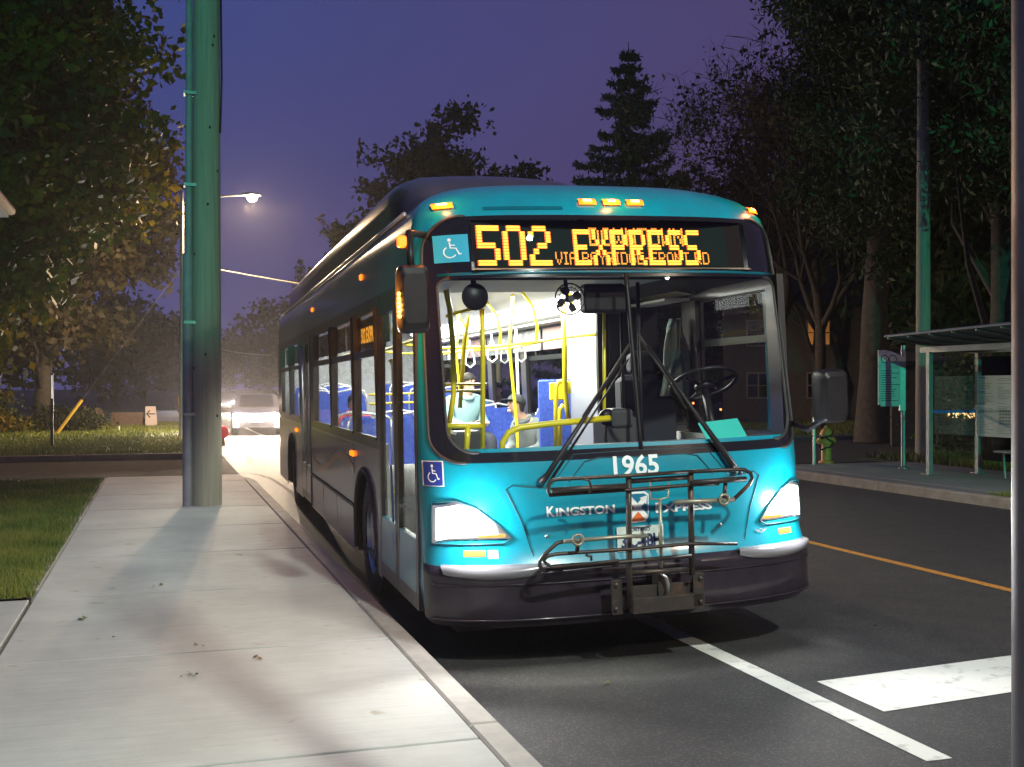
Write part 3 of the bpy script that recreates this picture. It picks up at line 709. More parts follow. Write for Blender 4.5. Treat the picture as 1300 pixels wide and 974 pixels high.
# ---- wheels
def wheel(x,y):
    s_=-1 if x<0 else 1
    M=Matrix.Translation((x,y,.49))@Matrix.Rotation(R(90)*s_,4,'Y')
    t=MB().lathe([(.30,-.13),(.44,-.135),(.485,-.11),(.50,-.05),(.50,.05),(.485,.11),(.44,.135),(.30,.13)],32,M,cap=False).build('wheel',RUB,bus,smooth='auto')
    r=MB().lathe([(.30,.12),(.285,.10),(.27,.02),(.16,.0),(.15,.06),(.11,.08),(.10,.12),(.0001,.125)],24,M,cap=False)
    for k in range(10):
        a=k*.628; r.lathe([(.014,0),(.014,.035),(.002,.04)],8,M@Matrix.Translation((.215*math.cos(a),.215*math.sin(a),.015)))
    r.build('rim',STEEL,t,smooth='auto')
for x in(-1.13,1.13):
    for y,_ in WH: wheel(x,y)
for s_ in(-1,1):
    for wy,_ in WH:
        m_=MB(); P=[(wy+.60*math.cos(a),.49+.60*math.sin(a)) for a in lin(-.3,math.pi+.3,20)]
        m_.grid([[(s_*x,a,b_) for a,b_ in P] for x in(.75,1.29)]).build('wheel_arch',BLK,bus,smooth=True)
        MB().tube([(s_*1.302,wy+.575*math.cos(a),.49+.575*math.sin(a)) for a in lin(-.25,math.pi+.25,24)],.022,6).build('arch_trim',RUB,bus,smooth=True)
MB().box((0,6.3,.26),(2.2,11.8,.10)).build('underbody',BLK,bus)
# ---- mirrors
def mirror(pxs,y,x0,x1,z0,z1,arm):
    cx,cz_=(x0+x1)/2,(z0+z1)/2; mb=MB(); n=16; rows=[]
    for dy,k in((-.09,.72),(-.075,.90),(-.03,1.0),(.05,1.0),(.07,.94)):
        r=[]
        for i in range(n*2):
            a=2*math.pi*i/(n*2); ca,sa=math.cos(a),math.sin(a); q=.28
            r.append((cx+(x1-x0)/2*k*math.copysign(abs(ca)**q,ca),y+dy,cz_+(z1-z0)/2*k*math.copysign(abs(sa)**q,sa)))
        rows.append(r+[r[0]])
    mb.grid(rows); k0=len(mb.v)
    mb.add([p for p in rows[0][:-1]],[tuple(range(n*2))]); mb.add([p for p in rows[-1][:-1]],[tuple(range(n*2))])
    o=mb.build('side_mirror',BLK,bus,smooth='auto')
    MB().tube(arm,.022,8).build('mirror_arm',BLK,o,smooth=True)
    MB().add([(cx+(x1-x0)*.42*a,y+.075,cz_+(z1-z0)*.43*b_) for a,b_ in((-1,-1),(1,-1),(1,1),(-1,1))],[(0,1,2,3)]).build('mirror_glass',mat('mirror_silver',(.8,.8,.8),.03,metal=1),o)
    return o
a=Lp(503,337,1,.05); b_=Lp(545,423,1,.05)
mL=mirror(0,.05,a.x,b_.x,b_.z,a.z,[SP(-1.2,2.70,.0),(a.x+.10,.15,2.66),(a.x+.09,.08,2.55),(a.x+.09,.06,a.z-.02)])
for i in range(6):
    MB().sphere((a.x+.0,-.01,a.z-.17-i*.026),.010,8,6).build('turn_signal_led',emis('turn_led',(1,.38,.03),22),mL)
lamp('POINT','turn_signal_glow',(a.x-.07,.05,a.z-.24),38,(1,.33,.03),bus,shadow_soft_size=.03)
p=Lp(510,307,1,.12); MB().box(p,(.05,.05,.07),ch=.01).build('arm_marker',AMB,mL)
a=Lp(1036,469,1,.05); b_=Lp(1071,536,1,.05)
mR=mirror(0,.05,a.x,b_.x,b_.z,a.z,[SP(1.25,1.42,0),(a.x+.02,.2,1.38),(a.x+.06,.08,1.45),(a.x+.06,.06,b_.z+.03)])
# ---- wipers
def wiper(base,tip,b0,b1):
    A=SP(*FP(*base),.02); B=SP(*FP(*tip),.05); mb=MB(); mb.tube([A,A+(B-A)*.06+Vector((0,-.03,0)),B],[.028,.018,.008],8)
    A2=SP(*FP(base[0]+9,base[1]+3),.02); mb.tube([A2,B+Vector((.02,0,-.03))],[.010,.005],6)
    w_=mb.build('wiper',BLK,bus,smooth=True)
    C=SP(*FP(*b0),.03); Dd=SP(*FP(*b1),.03); MB().tube([C,(C+Dd)/2+Vector((0,-.012,0)),Dd],.008,6).build('wiper_blade',RUB,w_,smooth=True)
wiper((686,612),(790,452),(738,530),(797,438)); wiper((930,598),(818,440),(808,425),(868,520))
# ---- bike rack
def rp(X_,Y_,y=-.22): return Lp(670+X_/4.333,580+Y_/4.333,1,y)
def poly(pts,r,y=-.22,m=RUST,name='rack_bar',parent=None,closed=False,mb=None,dy=0):
    P=[rp(a,b_,y) for a,b_ in pts]
    q=mb or MB(); q.tube(P,r,8,closed=closed)
    return q if mb else q.build(name,m,parent,smooth=True)
rack=MB()
poly([(555,112),(556,300),(558,560),(562,832)],.019,-.27,mb=rack); poly([(895,85),(898,300),(903,650)],.019,-.27,mb=rack)
poly([(560,640),(900,618)],.015,-.26,mb=rack); poly([(556,135),(895,112)],.015,-.26,mb=rack)
rackp=rack.build('bike_rack',RUST,bus,smooth=True)
u=MB()
poly([(890,82),(1150,70),(1195,72),(1225,90),(1235,118),(1215,155),(1130,237)],.012,-.30,mb=u)
poly([(890,82),(560,104),(165,124),(130,132),(115,160),(112,190),(122,212),(165,208),(300,198),(556,182),(895,155),(1050,148)],.011,-.30,mb=u)
poly([(130,185),(545,160)],.016,-.33,mb=u); poly([(900,142),(1200,122)],.016,-.33,mb=u)
poly([(300,122),(335,128),(348,160),(342,200)],.008,-.34,mb=u)
poly([(1088,140),(1080,235)],.013,-.30,mb=u)
u.build('upper_tray',RUST,rackp,smooth=True)
l_=MB()
poly([(200,465),(160,475),(100,530),(66,575),(66,600),(88,625),(130,620),(555,575),(900,543)],.012,-.30,mb=l_)
poly([(105,590),(88,570),(110,545),(160,535),(560,508),(900,478),(1150,478)],.011,-.30,mb=l_)
poly([(105,590),(135,608),(500,572)],.010,-.34,mb=l_)
poly([(320,540),(350,550),(350,572)],.008,-.33,mb=l_)
poly([(275,460),(272,520)],.013,-.30,mb=l_)
l_.build('lower_tray',RUST,rackp,smooth=True)
gg={(1080,235):MB(),(277,457):MB()}
poly([(805,250),(1135,236)],.014,-.36,mb=gg[(1080,235)]); poly([(200,466),(545,438),(660,436)],.012,-.36,mb=gg[(277,457)])
for c in((1080,235),(277,457)):
    P=rp(*c,-.385); g_=gg[c]; g_.tube([P+Vector((.030*math.cos(R(a)),0,.030*math.sin(R(a)))) for a in range(0,360,24)],.009,6,closed=True)
for g_ in gg.values(): g_.build('wheel_hook_arm',RACKG,rackp,smooth=True)
c_=MB(); poly([(727,235),(735,608)],.011,-.28,mb=c_); poly([(672,138),(674,232),(727,236),(772,222),(774,140)],.006,-.28,mb=c_); poly([(674,188),(773,178)],.006,-.28,mb=c_)
c_.build('release_rod',RACKG,rackp,smooth=True)
k_=MB()
def pbox(x0,y0,x1,y1,th,y,mb):
    A=rp(x0,y0,y);B=rp(x1,y1,y); mb.box(((A.x+B.x)/2,y,(A.z+B.z)/2),(abs(B.x-A.x),th,abs(B.z-A.z)),ch=.004)
pbox(460,678,520,866,.02,-.22,k_); pbox(905,640,970,822,.02,-.22,k_); pbox(570,778,955,828,.06,-.2,k_); pbox(570,712,905,770,.03,-.17,k_)
pbox(700,640,775,790,.10,-.16,k_)
for a,b_ in((485,705),(485,838),(950,668),(950,795)): P=rp(a,b_,-.235); k_.lathe([(.012,0),(.012,.012),(.004,.016)],8,Matrix.Translation(P)@Matrix.Rotation(R(90),4,'X'))
k_.build('mounting_bracket',RUST,rackp,smooth='auto')
h_=MB(); poly([(735,640),(760,665),(772,700),(770,745)],.010,-.25,mb=h_); h_.build('hitch_loop',STEEL,rackp,smooth=True)
# ================================================================== INTERIOR
MB().box((0,6.6,.36),(2.5,11.4,.04)).build('bus_floor',mat('speckled_floor',(.10,.10,.11),.6,noise=((.18,.18,.19),60,.4,.7)),bus)
m_=MB(); rows=[]
for y in lin(1.7,12.2,12): rows.append([(x,y,z) for x,z in[(-1.20,2.40),(-.98,2.44),(-.82,2.58),(-.6,2.66),(-.2,2.68),(.2,2.68),(.6,2.66),(.82,2.58),(.98,2.44),(1.20,2.40)]])
m_.grid(rows).build('ceiling',CEI,bus,smooth=True)
MB().add([(-1.22,1.7,2.4),(-.6,1.7,2.66),(.6,1.7,2.66),(1.22,1.7,2.4),(.92,1.7,2.99),(-.92,1.7,2.99)],[(0,1,2,3,4,5)]).build('ceiling_bulkhead',INT,bus)
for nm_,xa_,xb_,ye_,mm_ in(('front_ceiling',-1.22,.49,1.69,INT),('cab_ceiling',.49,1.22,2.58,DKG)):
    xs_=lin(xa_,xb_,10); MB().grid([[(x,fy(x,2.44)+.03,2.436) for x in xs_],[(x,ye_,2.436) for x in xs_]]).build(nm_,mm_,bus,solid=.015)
MB().box((0,12.15,1.5),(2.5,.04,2.4)).build('rear_wall',INT,bus)
for s_ in(-1,1):
    for a,b_ in((2.75,4.3),(4.4,6.8),(6.9,9.3),(9.4,11.8)):
        MB().add([(s_*.84,a,2.555),(s_*.84,b_,2.555),(s_*.99,b_,2.425),(s_*.99,a,2.425)],[(0,1,2,3)]).build('light_strip',STRIP,bus)
    MB().box((s_*1.10,6.8,2.37),(.22,10.0,.02)).build('cove_rail',WHT,bus)
    for i,y in enumerate(lin(2.6,11.2,7)):
        if s_>0 and i==0: continue
        MB().box((s_*1.19,y,2.21),(.012,1.15,.24)).build('advert_card',mat('card_%d'%(i%3),[(.35,.36,.38),(.10,.11,.13),(.45,.20,.18)][i%3],.4,noise=((.12,.12,.13),4,.42,.6)),bus)
    MB().box((s_*1.21,6.8,.83),(.02,10.6,.94)).build('interior_wall',INT,bus) if s_>0 else MB().box((-1.21,4.6,.83),(.02,4.9,.94)).build('interior_wall',INT,bus)
for y in(3.0,5.2,7.6,10.): lamp('AREA','cabin_light',(0,y,2.62),190,(1,1,.88),bus,rot=(0,0,0),shape='RECTANGLE',size=1.2,size_y=1.6)
for s_ in(-1,): lamp('AREA','cabin_light',(s_*.95,2.4,2.38),14,(1,1,.88),bus,rot=(0,0,0),shape='RECTANGLE',size=.3,size_y=1.)
def stan(pts,r=.017,m=YEL,name='stanchion'): return MB().tube(pts,r,8).build(name,m,bus,smooth=True)
def vpole(px,y,z0=.4,z1=2.62,py=450,m=YEL,r=.017):
    p=Lp(px,py,1,y); x=p.x; return stan([(x,y,z0),(x,y,z1)],r,m)
def ipl(pts,y,r=.016,m=YEL,name='grab_rail'):
    return stan([Lp(a,b_,1,(y if not isinstance(y,(list,tuple)) else y[i])) for i,(a,b_) in enumerate(pts)],r,m,name)
ipl([(566,368),(571,392),(575,440),(576,500),(570,540),(566,575)],1.35,.020)
ipl([(596,400),(590,430),(587,470),(584,518)],2.2,.018)
ipl([(612,392),(613,450),(613,575)],.62,.017)
ipl([(560,541),(612,541)],.62,.018); ipl([(594,541),(592,575)],.62,.02); ipl([(560,488),(618,488)],1.6,.010); ipl([(560,497),(612,496)],1.6,.010)
ipl([(637,576),(638,562),(646,549),(660,543),(700,538),(775,531)],.50,.021)
ipl([(715,385),(717,450),(717,490),(720,520),(722,535)],2.5,.022)
ipl([(767,398),(767,562)],.95,.013)
ipl([(706,568),(706,492),(709,485),(716,484),(722,486),(722,500)],2.9,.022); ipl([(711,566),(711,520),(715,514)],2.8,.02)
ipl([(566,402),(592,394),(616,388)],1.5,.012)
# curved ceiling hoops and long grab rails
for y in(3.2,4.4,5.8,7.4):
    stan([(.58,y,2.66),(.70,y,2.50),(.74,y,2.30),(.72,y,2.12)],.016)
    stan([(-.58,y,2.66),(-.70,y,2.50),(-.74,y,2.30),(-.72,y,2.12)],.016)
for s_ in(-1,1): stan([(s_*.70,y,2.13-.02*math.sin(y*1.4)) for y in lin(2.6,10.6,20)],.016)
for y in(4.2,6.0): stan([(-.70,y,2.14),(-.3,y+.25,2.10),(.3,y+.25,2.10),(.70,y,2.14)],.014)
def strap(px,py,y):
    p=Lp(px,py,1,y); mb=MB(); mb.tube([p,p+Vector((0,0,-.06)),p+Vector((-.045,0,-.18)),p+Vector((-.05,0,-.25)),p+Vector((0,0,-.29)),p+Vector((.05,0,-.25)),p+Vector((.045,0,-.18)),p+Vector((0.005,0,-.06))],.010,6)
    mb.build('hand_strap',WHT,bus,smooth=True)
for a in((624,424,4.6),(661,425,4.9),(596,432,5.0),(640,432,7),(675,428,7.4)): strap(*a)
stan([Lp(655,418,1,5.6),Lp(658,500,1,5.6),(Lp(658,500,1,5.6).x,5.6,.4)],.017,WHT)
for x,y in((.55,4.6),(.55,7.0),(-.55,5.4),(-.55,8.6),(.55,9.2)): stan([(x,y,.4),(x,y,1.3),(x*.9,y,2.1),(x,y,2.64)])
stan([(-.45,8.0,1.62),(.5,8.0,1.62)],.014); stan([(-.45,8.0,1.5),(.5,8.0,1.5)],.014)
# seats
def seat(x,y,rz,z=.40):
    M=Matrix.Translation((x,y,z))@Matrix.Rotation(rz,4,'Z'); mb=MB()
    # seat faces -y (forward)
    for sx_ in(-.22,.22):
        rows=[]
        for yy,zz_,hw in((-.22,.40,.19),(-.20,.45,.2),(.0,.46,.205),(.17,.47,.205),(.205,.55,.2),(.235,.80,.2),(.25,.96,.185),(.262,1.02,.14)):
            rows.append([M@Vector((sx_+hw*c,yy+(.02 if abs(c)==1 and zz_<.6 else 0),zz_)) for c in(-1,-.8,0,.8,1)])
        for yy,zz_,hw in((.30,1.0,.15),(.31,.9,.2),(.30,.5,.2),(.2,.40,.2),(-.2,.36,.19),(-.22,.40,.19)):
            rows.append([M@Vector((sx_+hw*c,yy,zz_)) for c in(-1,-.8,0,.8,1)])
        mb.grid(rows)
    o=mb.build('seat',SEAT,bus,smooth='auto')
    fr=MB()
    for sx_ in(-.44,0,.44): fr.tube([M@Vector(p) for p in((sx_,.28,.45),(sx_,.30,.9),(sx_*.97,.30,1.0))],.012,6)
    fr.tube([M@Vector(p) for p in((-.44,.30,.92),(-.40,.31,1.04),(-.25,.31,1.07),(-.05,.31,1.04),(0,.31,1.0))],.013,8)
    fr.tube([M@Vector(p) for p in((.44,.30,.92),(.40,.31,1.04),(.25,.31,1.07),(.05,.31,1.04),(0,.31,1.0))],.013,8)
    fr.tube([M@Vector(p) for p in((0,.05,.36),(0,.05,0))],.03,8); fr.build('seat_frame',mat('pale_frame',(.6,.6,.6),.35,metal=.3),o,smooth=True)
seat(Lp(655,518,1,5.2).x+.30,5.2,R(-65),.38)
for y,z in((6.6,.40),(7.4,.44),(8.9,.62),(9.7,.66),(10.5,.70),(11.3,.72)): seat(.74,y,0,z)
for y,z in((4.4,.40),(5.3,.40),(8.9,.62),(9.7,.66),(10.5,.70),(11.3,.72)): seat(-.74,y,0,z)
# high blue modesty panel near the partition, bin, fare box
a=Lp(697,482,1,3.3); MB().box((a.x+.09,3.35,(a.z+.4)/2),(.36,.04,a.z-.4),ch=.015).build('modesty_panel',SEAT,bus,bevel=.01)
p=Lp(700,497,1,3.1); MB().box((p.x+.05,3.05,p.z),(.16,.03,.16),ch=.01).build('notice_plate',YEL,bus)
a=Lp(572,520,1,1.5); b_=Lp(608,570,1,1.5)
bn=MB().box(((a.x+b_.x)/2,1.5,1.0),(b_.x-a.x,.25,a.z-.75),ch=.02).build('wheel_housing_box',DKG,bus)
a=Lp(722,390,1,3.4); 
pa_=Lp(722,450,1,3.4).x; pb_=Lp(757,450,1,2.65).x; px_=(pa_+pb_)/2
MB().box((px_,3.03,1.5),(.03,.82,2.2)).build('driver_partition',mat('silver_partition',(.50,.51,.52),.35,metal=.5,noise=((.42,.43,.45),1.2,.3,.8)),bus)
BKH=mat('bulkhead_black',(.012,.012,.014),.6)
MB().box(((px_+1.27)/2,2.60,1.5),(1.27-px_,.03,2.3)).build('driver_bulkhead',BKH,bus)
MB().box((px_,2.59,1.5),(.04,.05,2.2)).build('partition_post',BLK,bus)
MB().box(((px_+1.27)/2,2.575,2.0),(1.1-px_,.01,.5)).build('bulkhead_window',BKH,bus)
# dashboard
dm=MB(); rows=[]
for x in lin(-.35,1.2,12): 
    y0=fy(min(x,1.2),1.3)+.02; rows.append([(x,y0,1.25),(x,y0+.10,1.335),(x,y0+.38,1.34),(x,y0+.50,1.27),(x,y0+.55,1.0)])
dash=dm.grid(rows).build('dashboard',mat('dash_grey',(.05,.055,.075),.6,noise=((.07,.075,.1),5,.3,.7)),bus,smooth=True)
# steering wheel and column
st=Lp(893,487,1,.95)
MS=Matrix.Translation(st)@Matrix.Rotation(R(-28),4,'X'); sw_=MB(); sw_.tube([MS@Vector((.24*math.cos(R(a)),.24*math.sin(R(a)),0)) for a in range(0,360,12)],.016,8,closed=True)
for a in(90,210,330): sw_.tube([MS@Vector((0,0,-.03)),MS@Vector((.235*math.cos(R(a)),.235*math.sin(R(a)),0))],.012,6)
sw_.lathe([(.07,-.05),(.07,-.01),(.03,0)],14,MS); sw_.tube([MS@Vector((0,0,-.04)),MS@Vector((0,.05,-.5))],.03,8)
sw_.build('steering_wheel',BLK,bus,smooth=True)
ds=MB(); 
MD=Matrix.Translation((st.x,1.75,.55))
ds.box((st.x,1.75,1.05),(.50,.50,.12),ch=.04); ds.box((st.x,2.02,1.42),(.48,.13,.72),ch=.05); ds.box((st.x,2.05,1.87),(.26,.10,.2),ch=.04); ds.box((st.x,1.75,.70),(.2,.2,.6))
ds.build('driver_seat',mat('driver_seat_fabric',(.012,.014,.022),.8),bus,bevel=.02)
# driver area poles, fare box
vpole(812,.6,1.0,2.4,m=BLK,r=.014); vpole(790,.9,.4,2.42,m=BLK,r=.013)
fb=MB(); p=Lp(782,545,1,.95); fb.box((p.x,.98,1.05),(.22,.28,.9),ch=.02); fb.box((p.x,.9,1.48),(.16,.16,.14),ch=.02); fb.build('fare_box',DKG,bus,bevel=.006)
m_=MB(); p=Lp(770,530,1,.85); m_.lathe([(.055,-.02),(.06,.02),(.02,.03)],14,Matrix.Translation(p)@Matrix.Rotation(R(90),4,'X')); m_.tube([p,p+Vector((0,.05,-.3))],.012,6); m_.build('card_reader',BLK,bus,smooth=True)
for px,py in((880,512),(915,520),(905,545)):
    p=Lp(px,py,1,.55); MB().sphere(p,.008,8,6).build('dash_lamp',emis('dash_amber',(1,.2,.05),4),dash)
# round mirror, fan, box at the top of the windscreen
p=Lp(603,377,1,.40); rm=MB().lathe([(.001,-.035),(.05,-.03),(.082,-.012),(.086,0),(.08,.012),(.001,.014)],24,Matrix.Translation(p)@Matrix.Rotation(R(90),4,'X')); rm.tube([p+Vector((0,.01,.05)),p+Vector((0,.05,.15))],.018,8); rm.build('round_mirror',BLK,bus,smooth=True)
p=Lp(722,380,1,.42); fan=MB()
for r_ in(.10,.075,.05,.025): fan.tube([p+Vector((r_*math.cos(R(a)),-.02-(.1-r_)*.25,r_*math.sin(R(a)))) for a in range(0,360,20)],.0022 if r_<.1 else .005,5,closed=True)
for a in range(0,360,20): fan.tube([p+Vector((.015*math.cos(R(a)),-.045,.015*math.sin(R(a)))),p+Vector((.10*math.cos(R(a)),-.02,.10*math.sin(R(a))))],.0016,4)
fo=fan.build('dash_fan',BLK,bus,smooth=True)
fb_=MB()
for k in range(4):
    a=k*1.5708+.4; c_=Vector((math.cos(a),0,math.sin(a))); d_=Vector((-math.sin(a),.35,math.cos(a)))
    fb_.add([p+c_*.015,p+c_*.05-d_*.03,p+c_*.085-d_*.02,p+c_*.088+d_*.025,p+c_*.05+d_*.025],[(0,1,2,3,4)])
fb_.lathe([(.02,-.03),(.022,.0),(.02,.05)],12,Matrix.Translation(p)@Matrix.Rotation(R(90),4,'X')); fb_.tube([p+Vector((0,.03,.02)),p+Vector((0,.06,.14))],.014,8); fb_.build('fan_blades',DKG,fo)
a=Lp(741,360,1,.42); b_=Lp(795,397,1,.42); MB().box(((a.x+b_.x)/2,.46,(a.z+b_.z)/2),(b_.x-a.x,.10,a.z-b_.z),ch=.015).build('sun_visor_box',BLK,bus,bevel=.01)
if 0: MB().add([SP(x,z,-.03) for x,z in[(.02,2.39),(1.15,2.39),(1.15,2.20),(.6,2.17),(.02,2.24)]],[(0,1,2,3,4)]).build('sun_visor',mat('visor_tint',(.012,.010,.012),.7),bus)
# route display seen inside the first side window
p=(-1.20,2.75,2.18)
sdm=MB().box(p,(.05,1.0,.26),ch=.01).build('side_destination_sign',BLK,bus)
for i in range(24):
    pass
vs,fs=textmesh('502 EXPRESS',.17,.006); mxx=max(v[0] for v in vs)
MB().add([(-1.232,3.2-v[0]*.9/mxx,2.12+v[1]) for v in vs],fs).build('side_route_text',LED,sdm)
# ---- things inside the bus
def place_local(o): o.matrix_world=BM@o.matrix_world; return o
pap=MB(); A=[SP(.42,1.345,-.05),SP(.86,1.345,-.06)]
pp_=[Lp(886,537,1,.42),Lp(936,531,1,.46),Lp(948,553,1,.20),Lp(898,559,1,.16)]
pap.add(pp_+[q_+Vector((0,0,-.006)) for q_ in pp_],[(0,1,2,3),(7,6,5,4),(0,4,5,1),(1,5,6,2),(2,6,7,3),(3,7,4,0)])
pap=pap.build('paper_sheet',mat('turquoise_paper',(.05,.62,.56),.6),None); pap.matrix_world=BM
tag(pap,'turquoise sheet of paper lying on the dashboard behind the windscreen','paper')
jk=MB(); p=Lp(857,405,1,1.9); rows=[]
for i,zz_ in enumerate(lin(0,-.62,10)):
    wd=.04+.10*(i/10)**.8; rows.append([p+Vector((wd*c+.02*math.sin(i*.7+c*4),.03*math.sin(c*9+i*.5),zz_)) for c in lin(-1,1,12)])
o=jk.grid(rows).build('hanging_jacket',mat('pale_teal_cloth',(.16,.26,.25),.9,noise=((.3,.2,.16),6,.4,.7)),None,smooth=True,solid=.02); o.matrix_world=BM
tag(o,'pale jacket hanging behind the driver seat in the dark half of the bus','jacket')
# ================================================================== PEOPLE
SKIN=mat('skin_tone',(.55,.34,.25),.55)
def skinmesh(name,joints,edges,rad,m,parent=None,sub=2,root=0,extra=None):
    me=bpy.data.meshes.new(name); me.from_pydata(joints,edges,[]); me.update()
    o=bpy.data.objects.new(name,me); COL.objects.link(o)
    md=o.modifiers.new('skin','SKIN'); md.use_smooth_shade=True
    for i,r in enumerate(rad):
        v=me.skin_vertices[0].data[i]; v.radius=r if isinstance(r,tuple) else (r,r); v.use_root=(i==root)
    sb=o.modifiers.new('sub','SUBSURF'); sb.levels=sub; sb.render_levels=sub
    dg=bpy.context.evaluated_depsgraph_get(); m2=bpy.data.meshes.new_from_object(o.evaluated_get(dg))
    bpy.data.objects.remove(o)
    vs=[tuple(v.co) for v in m2.vertices]; fs=[tuple(p.vertices) for p in m2.polygons]; bpy.data.meshes.remove(m2)
    mb=MB().add(vs,fs)
    if extra: mb.add(extra.v,extra.f)
    return mb.build(name,m,parent,smooth=True)
def seated(label,x,y,z,rz,bow,jacket,trouser,hair,cap=None,cat='person'):
    """origin = seat point; faces local -y"""
    h=R(bow)
    pel=(0,0,.10); sp=(0,-.03,.30); ch=(0,-.06-.25*math.sin(h)*.4,.50); nk=(0,ch[1]-.06-.10*math.sin(h),.615)
    hd=Vector((0,nk[1]-.03-.10*math.sin(h),.615+.13)); top=hd+Vector((0,-.04*math.sin(h),.075))
    J=[pel,sp,ch,nk,tuple(hd),tuple(top)]; E=[(0,1),(1,2),(2,3),(3,4),(4,5)]; Rd=[(.15,.12),(.13,.11),(.16,.11),(.055,.055),(.072,.088),(.062,.075)]
    hands=[]
    for s_ in(-1,1):
        k=len(J); J+=[(s_*.19,ch[1]+.01,.52),(s_*.23,ch[1]-.02,.30),(s_*.14,ch[1]-.24,.24),(s_*.08,ch[1]-.31,.27),(s_*.10,-.02,.09),(s_*.12,-.44,.10),(s_*.12,-.44,-.36),(s_*.12,-.58,-.40)]
        E+=[(2,k),(k,k+1),(k+1,k+2),(k+2,k+3),(0,k+4),(k+4,k+5),(k+5,k+6),(k+6,k+7)]
        Rd+=[.06,.045,.035,(.035,.02),.085,.06,.045,(.045,.03)]
        hands.append((s_,Vector(J[k+3])))
    ex=MB()
    for s_,p in hands:
        for i in range(4):
            b_=p+Vector((s_*(-.025+.017*i),-.02,.0)); ex.tube([b_,b_+Vector((-s_*.004,-.035,.008)),b_+Vector((-s_*.01,-.06+abs(i-1.5)*.006,-.008))],[.009,.008,.006],6)
        b_=p+Vector((-s_*.03,.01,.01)); ex.tube([b_,b_+Vector((-s_*.02,-.02,.02)),b_+Vector((-s_*.015,-.045,.022))],[.010,.009,.006],6)
    # face: nose, ears, brow, lips, eyes
    f=hd+Vector((0,-.075,.0)); Mh=Matrix.Translation(hd)@Matrix.Rotation(-h*.6,4,'X')@Matrix.Translation(-hd)
    fe=MB(); fe.tube([f+Vector((0,-.005,.035)),f+Vector((0,-.026,-.005)),f+Vector((0,-.012,-.015))],[.007,.013,.009],8)
    fe.tube([f+Vector((-.022,-.006,-.042)),f+Vector((0,-.015,-.043)),f+Vector((.022,-.006,-.042))],[.004,.007,.004],6)
    for s_ in(-1,1):
        fe.sphere(f+Vector((s_*.028,-.001,.020)),.011,8,6); fe.sphere(hd+Vector((s_*.072,.01,.005)),.022,8,6,(.35,.8,1.2))
    fe.sphere(f+Vector((0,.01,-.07)),.028,10,8,(1,.8,.7))
    ex.add([Mh@Vector(v) for v in fe.v],fe.f)
    body=skinmesh('person',J,E,Rd,SKIN,None,2,0,ex)
    tag(body,label,cat); body.matrix_world=BM@Matrix.Translation((x,y,z))@Matrix.Rotation(rz,4,'Z')
    # jacket
    JJ=[pel,sp,ch,(0,nk[1]+.01,.59)]; JE=[(0,1),(1,2),(2,3)]; JR=[(.18,.145),(.165,.145),(.19,.14),(.085,.085)]
    for s_ in(-1,1):
        k=len(JJ); JJ+=[(s_*.20,ch[1]+.01,.53),(s_*.24,ch[1]-.02,.30),(s_*.155,ch[1]-.23,.24)]; JE+=[(2,k),(k,k+1),(k+1,k+2)]; JR+=[.080,.066,.052]
    hood=MB().tube([(.075*math.cos(R(a)),nk[1]+.03+.075*math.sin(R(a))*1.1,.59+.03*math.sin(R(a))) for a in range(0,360,24)],.032,8,closed=True)
    skinmesh('jacket',JJ,JE,JR,jacket,body,2,0,hood)
    TJ=[(0,.0,.12)];TE=[];TR=[(.17,.13)]
    for s_ in(-1,1):
        k=len(TJ); TJ+=[(s_*.10,-.04,.09),(s_*.12,-.45,.10),(s_*.12,-.45,-.32)]; TE+=[(0,k),(k,k+1),(k+1,k+2)]; TR+=[.095,.075,.062]
    skinmesh('trousers',TJ,TE,TR,trouser,body)
    hm=MB()
    rows=[]
    for i in range(7):
        a=math.pi/2*i/6*1.05; 
        rows.append([Mh@(hd+Vector((.084*math.cos(a)*math.cos(b_),.012+.105*math.cos(a)*math.sin(b_),.028+.098*math.sin(a)))) for b_ in [2*math.pi*j/16 for j in range(17)]])
    # back of head
    rows=[[Mh@(hd+Vector((.080*math.cos(b_),.016+.095*math.sin(b_),-.05 if math.sin(b_)>-.1 else .03))) for b_ in [2*math.pi*j/16 for j in range(17)]]]+rows
    hm.grid(rows).build('hair',hair,body,smooth=True)
    if cap:
        cm=MB(); rows=[]
        for i in range(7):
            a=math.pi/2*i/6; rows.append([Mh@(hd+Vector((.092*math.cos(a)*math.cos(b_),.008+.112*math.cos(a)*math.sin(b_),.038+.098*math.sin(a)))) for b_ in [2*math.pi*j/16 for j in range(17)]])
        cm.grid(rows); cm.add([Mh@(hd+Vector(v)) for v in((-.065,-.08,.045),(.065,-.08,.045),(.05,-.165,.03),(-.05,-.165,.03),(-.065,-.08,.05),(.065,-.08,.05),(.05,-.165,.035),(-.05,-.165,.035))],[(0,1,2,3),(7,6,5,4),(0,4,5,1),(1,5,6,2),(2,6,7,3),(3,7,4,0)])
        cm.build('cap',cap,body,smooth=True)
    return body
GREYJ=mat('grey_hoodie',(.10,.12,.12),.9,noise=((.16,.18,.18),6,.35,.7)); PALEJ=mat('pale_blue_jacket',(.25,.42,.45),.9); REDJ=mat('red_jacket',(.5,.05,.06),.85)
DNM=mat('dark_trousers',(.03,.035,.05),.9); HAIR=mat('dark_hair',(.02,.015,.012),.7); CAPM=mat('dark_cap',(.03,.035,.035),.85)
p=Lp(655,518,1,5.2); seated('passenger in grey hooded jacket and dark cap sitting with head bowed behind the left windscreen',p.x+.22,5.2,p.z-.72,R(-65),28,GREYJ,DNM,HAIR,CAPM)
p=Lp(584,487,1,6.6); seated('passenger in pale blue jacket sitting at the far left of the windscreen view',p.x,6.6,p.z-.74,R(20),8,PALEJ,DNM,HAIR)
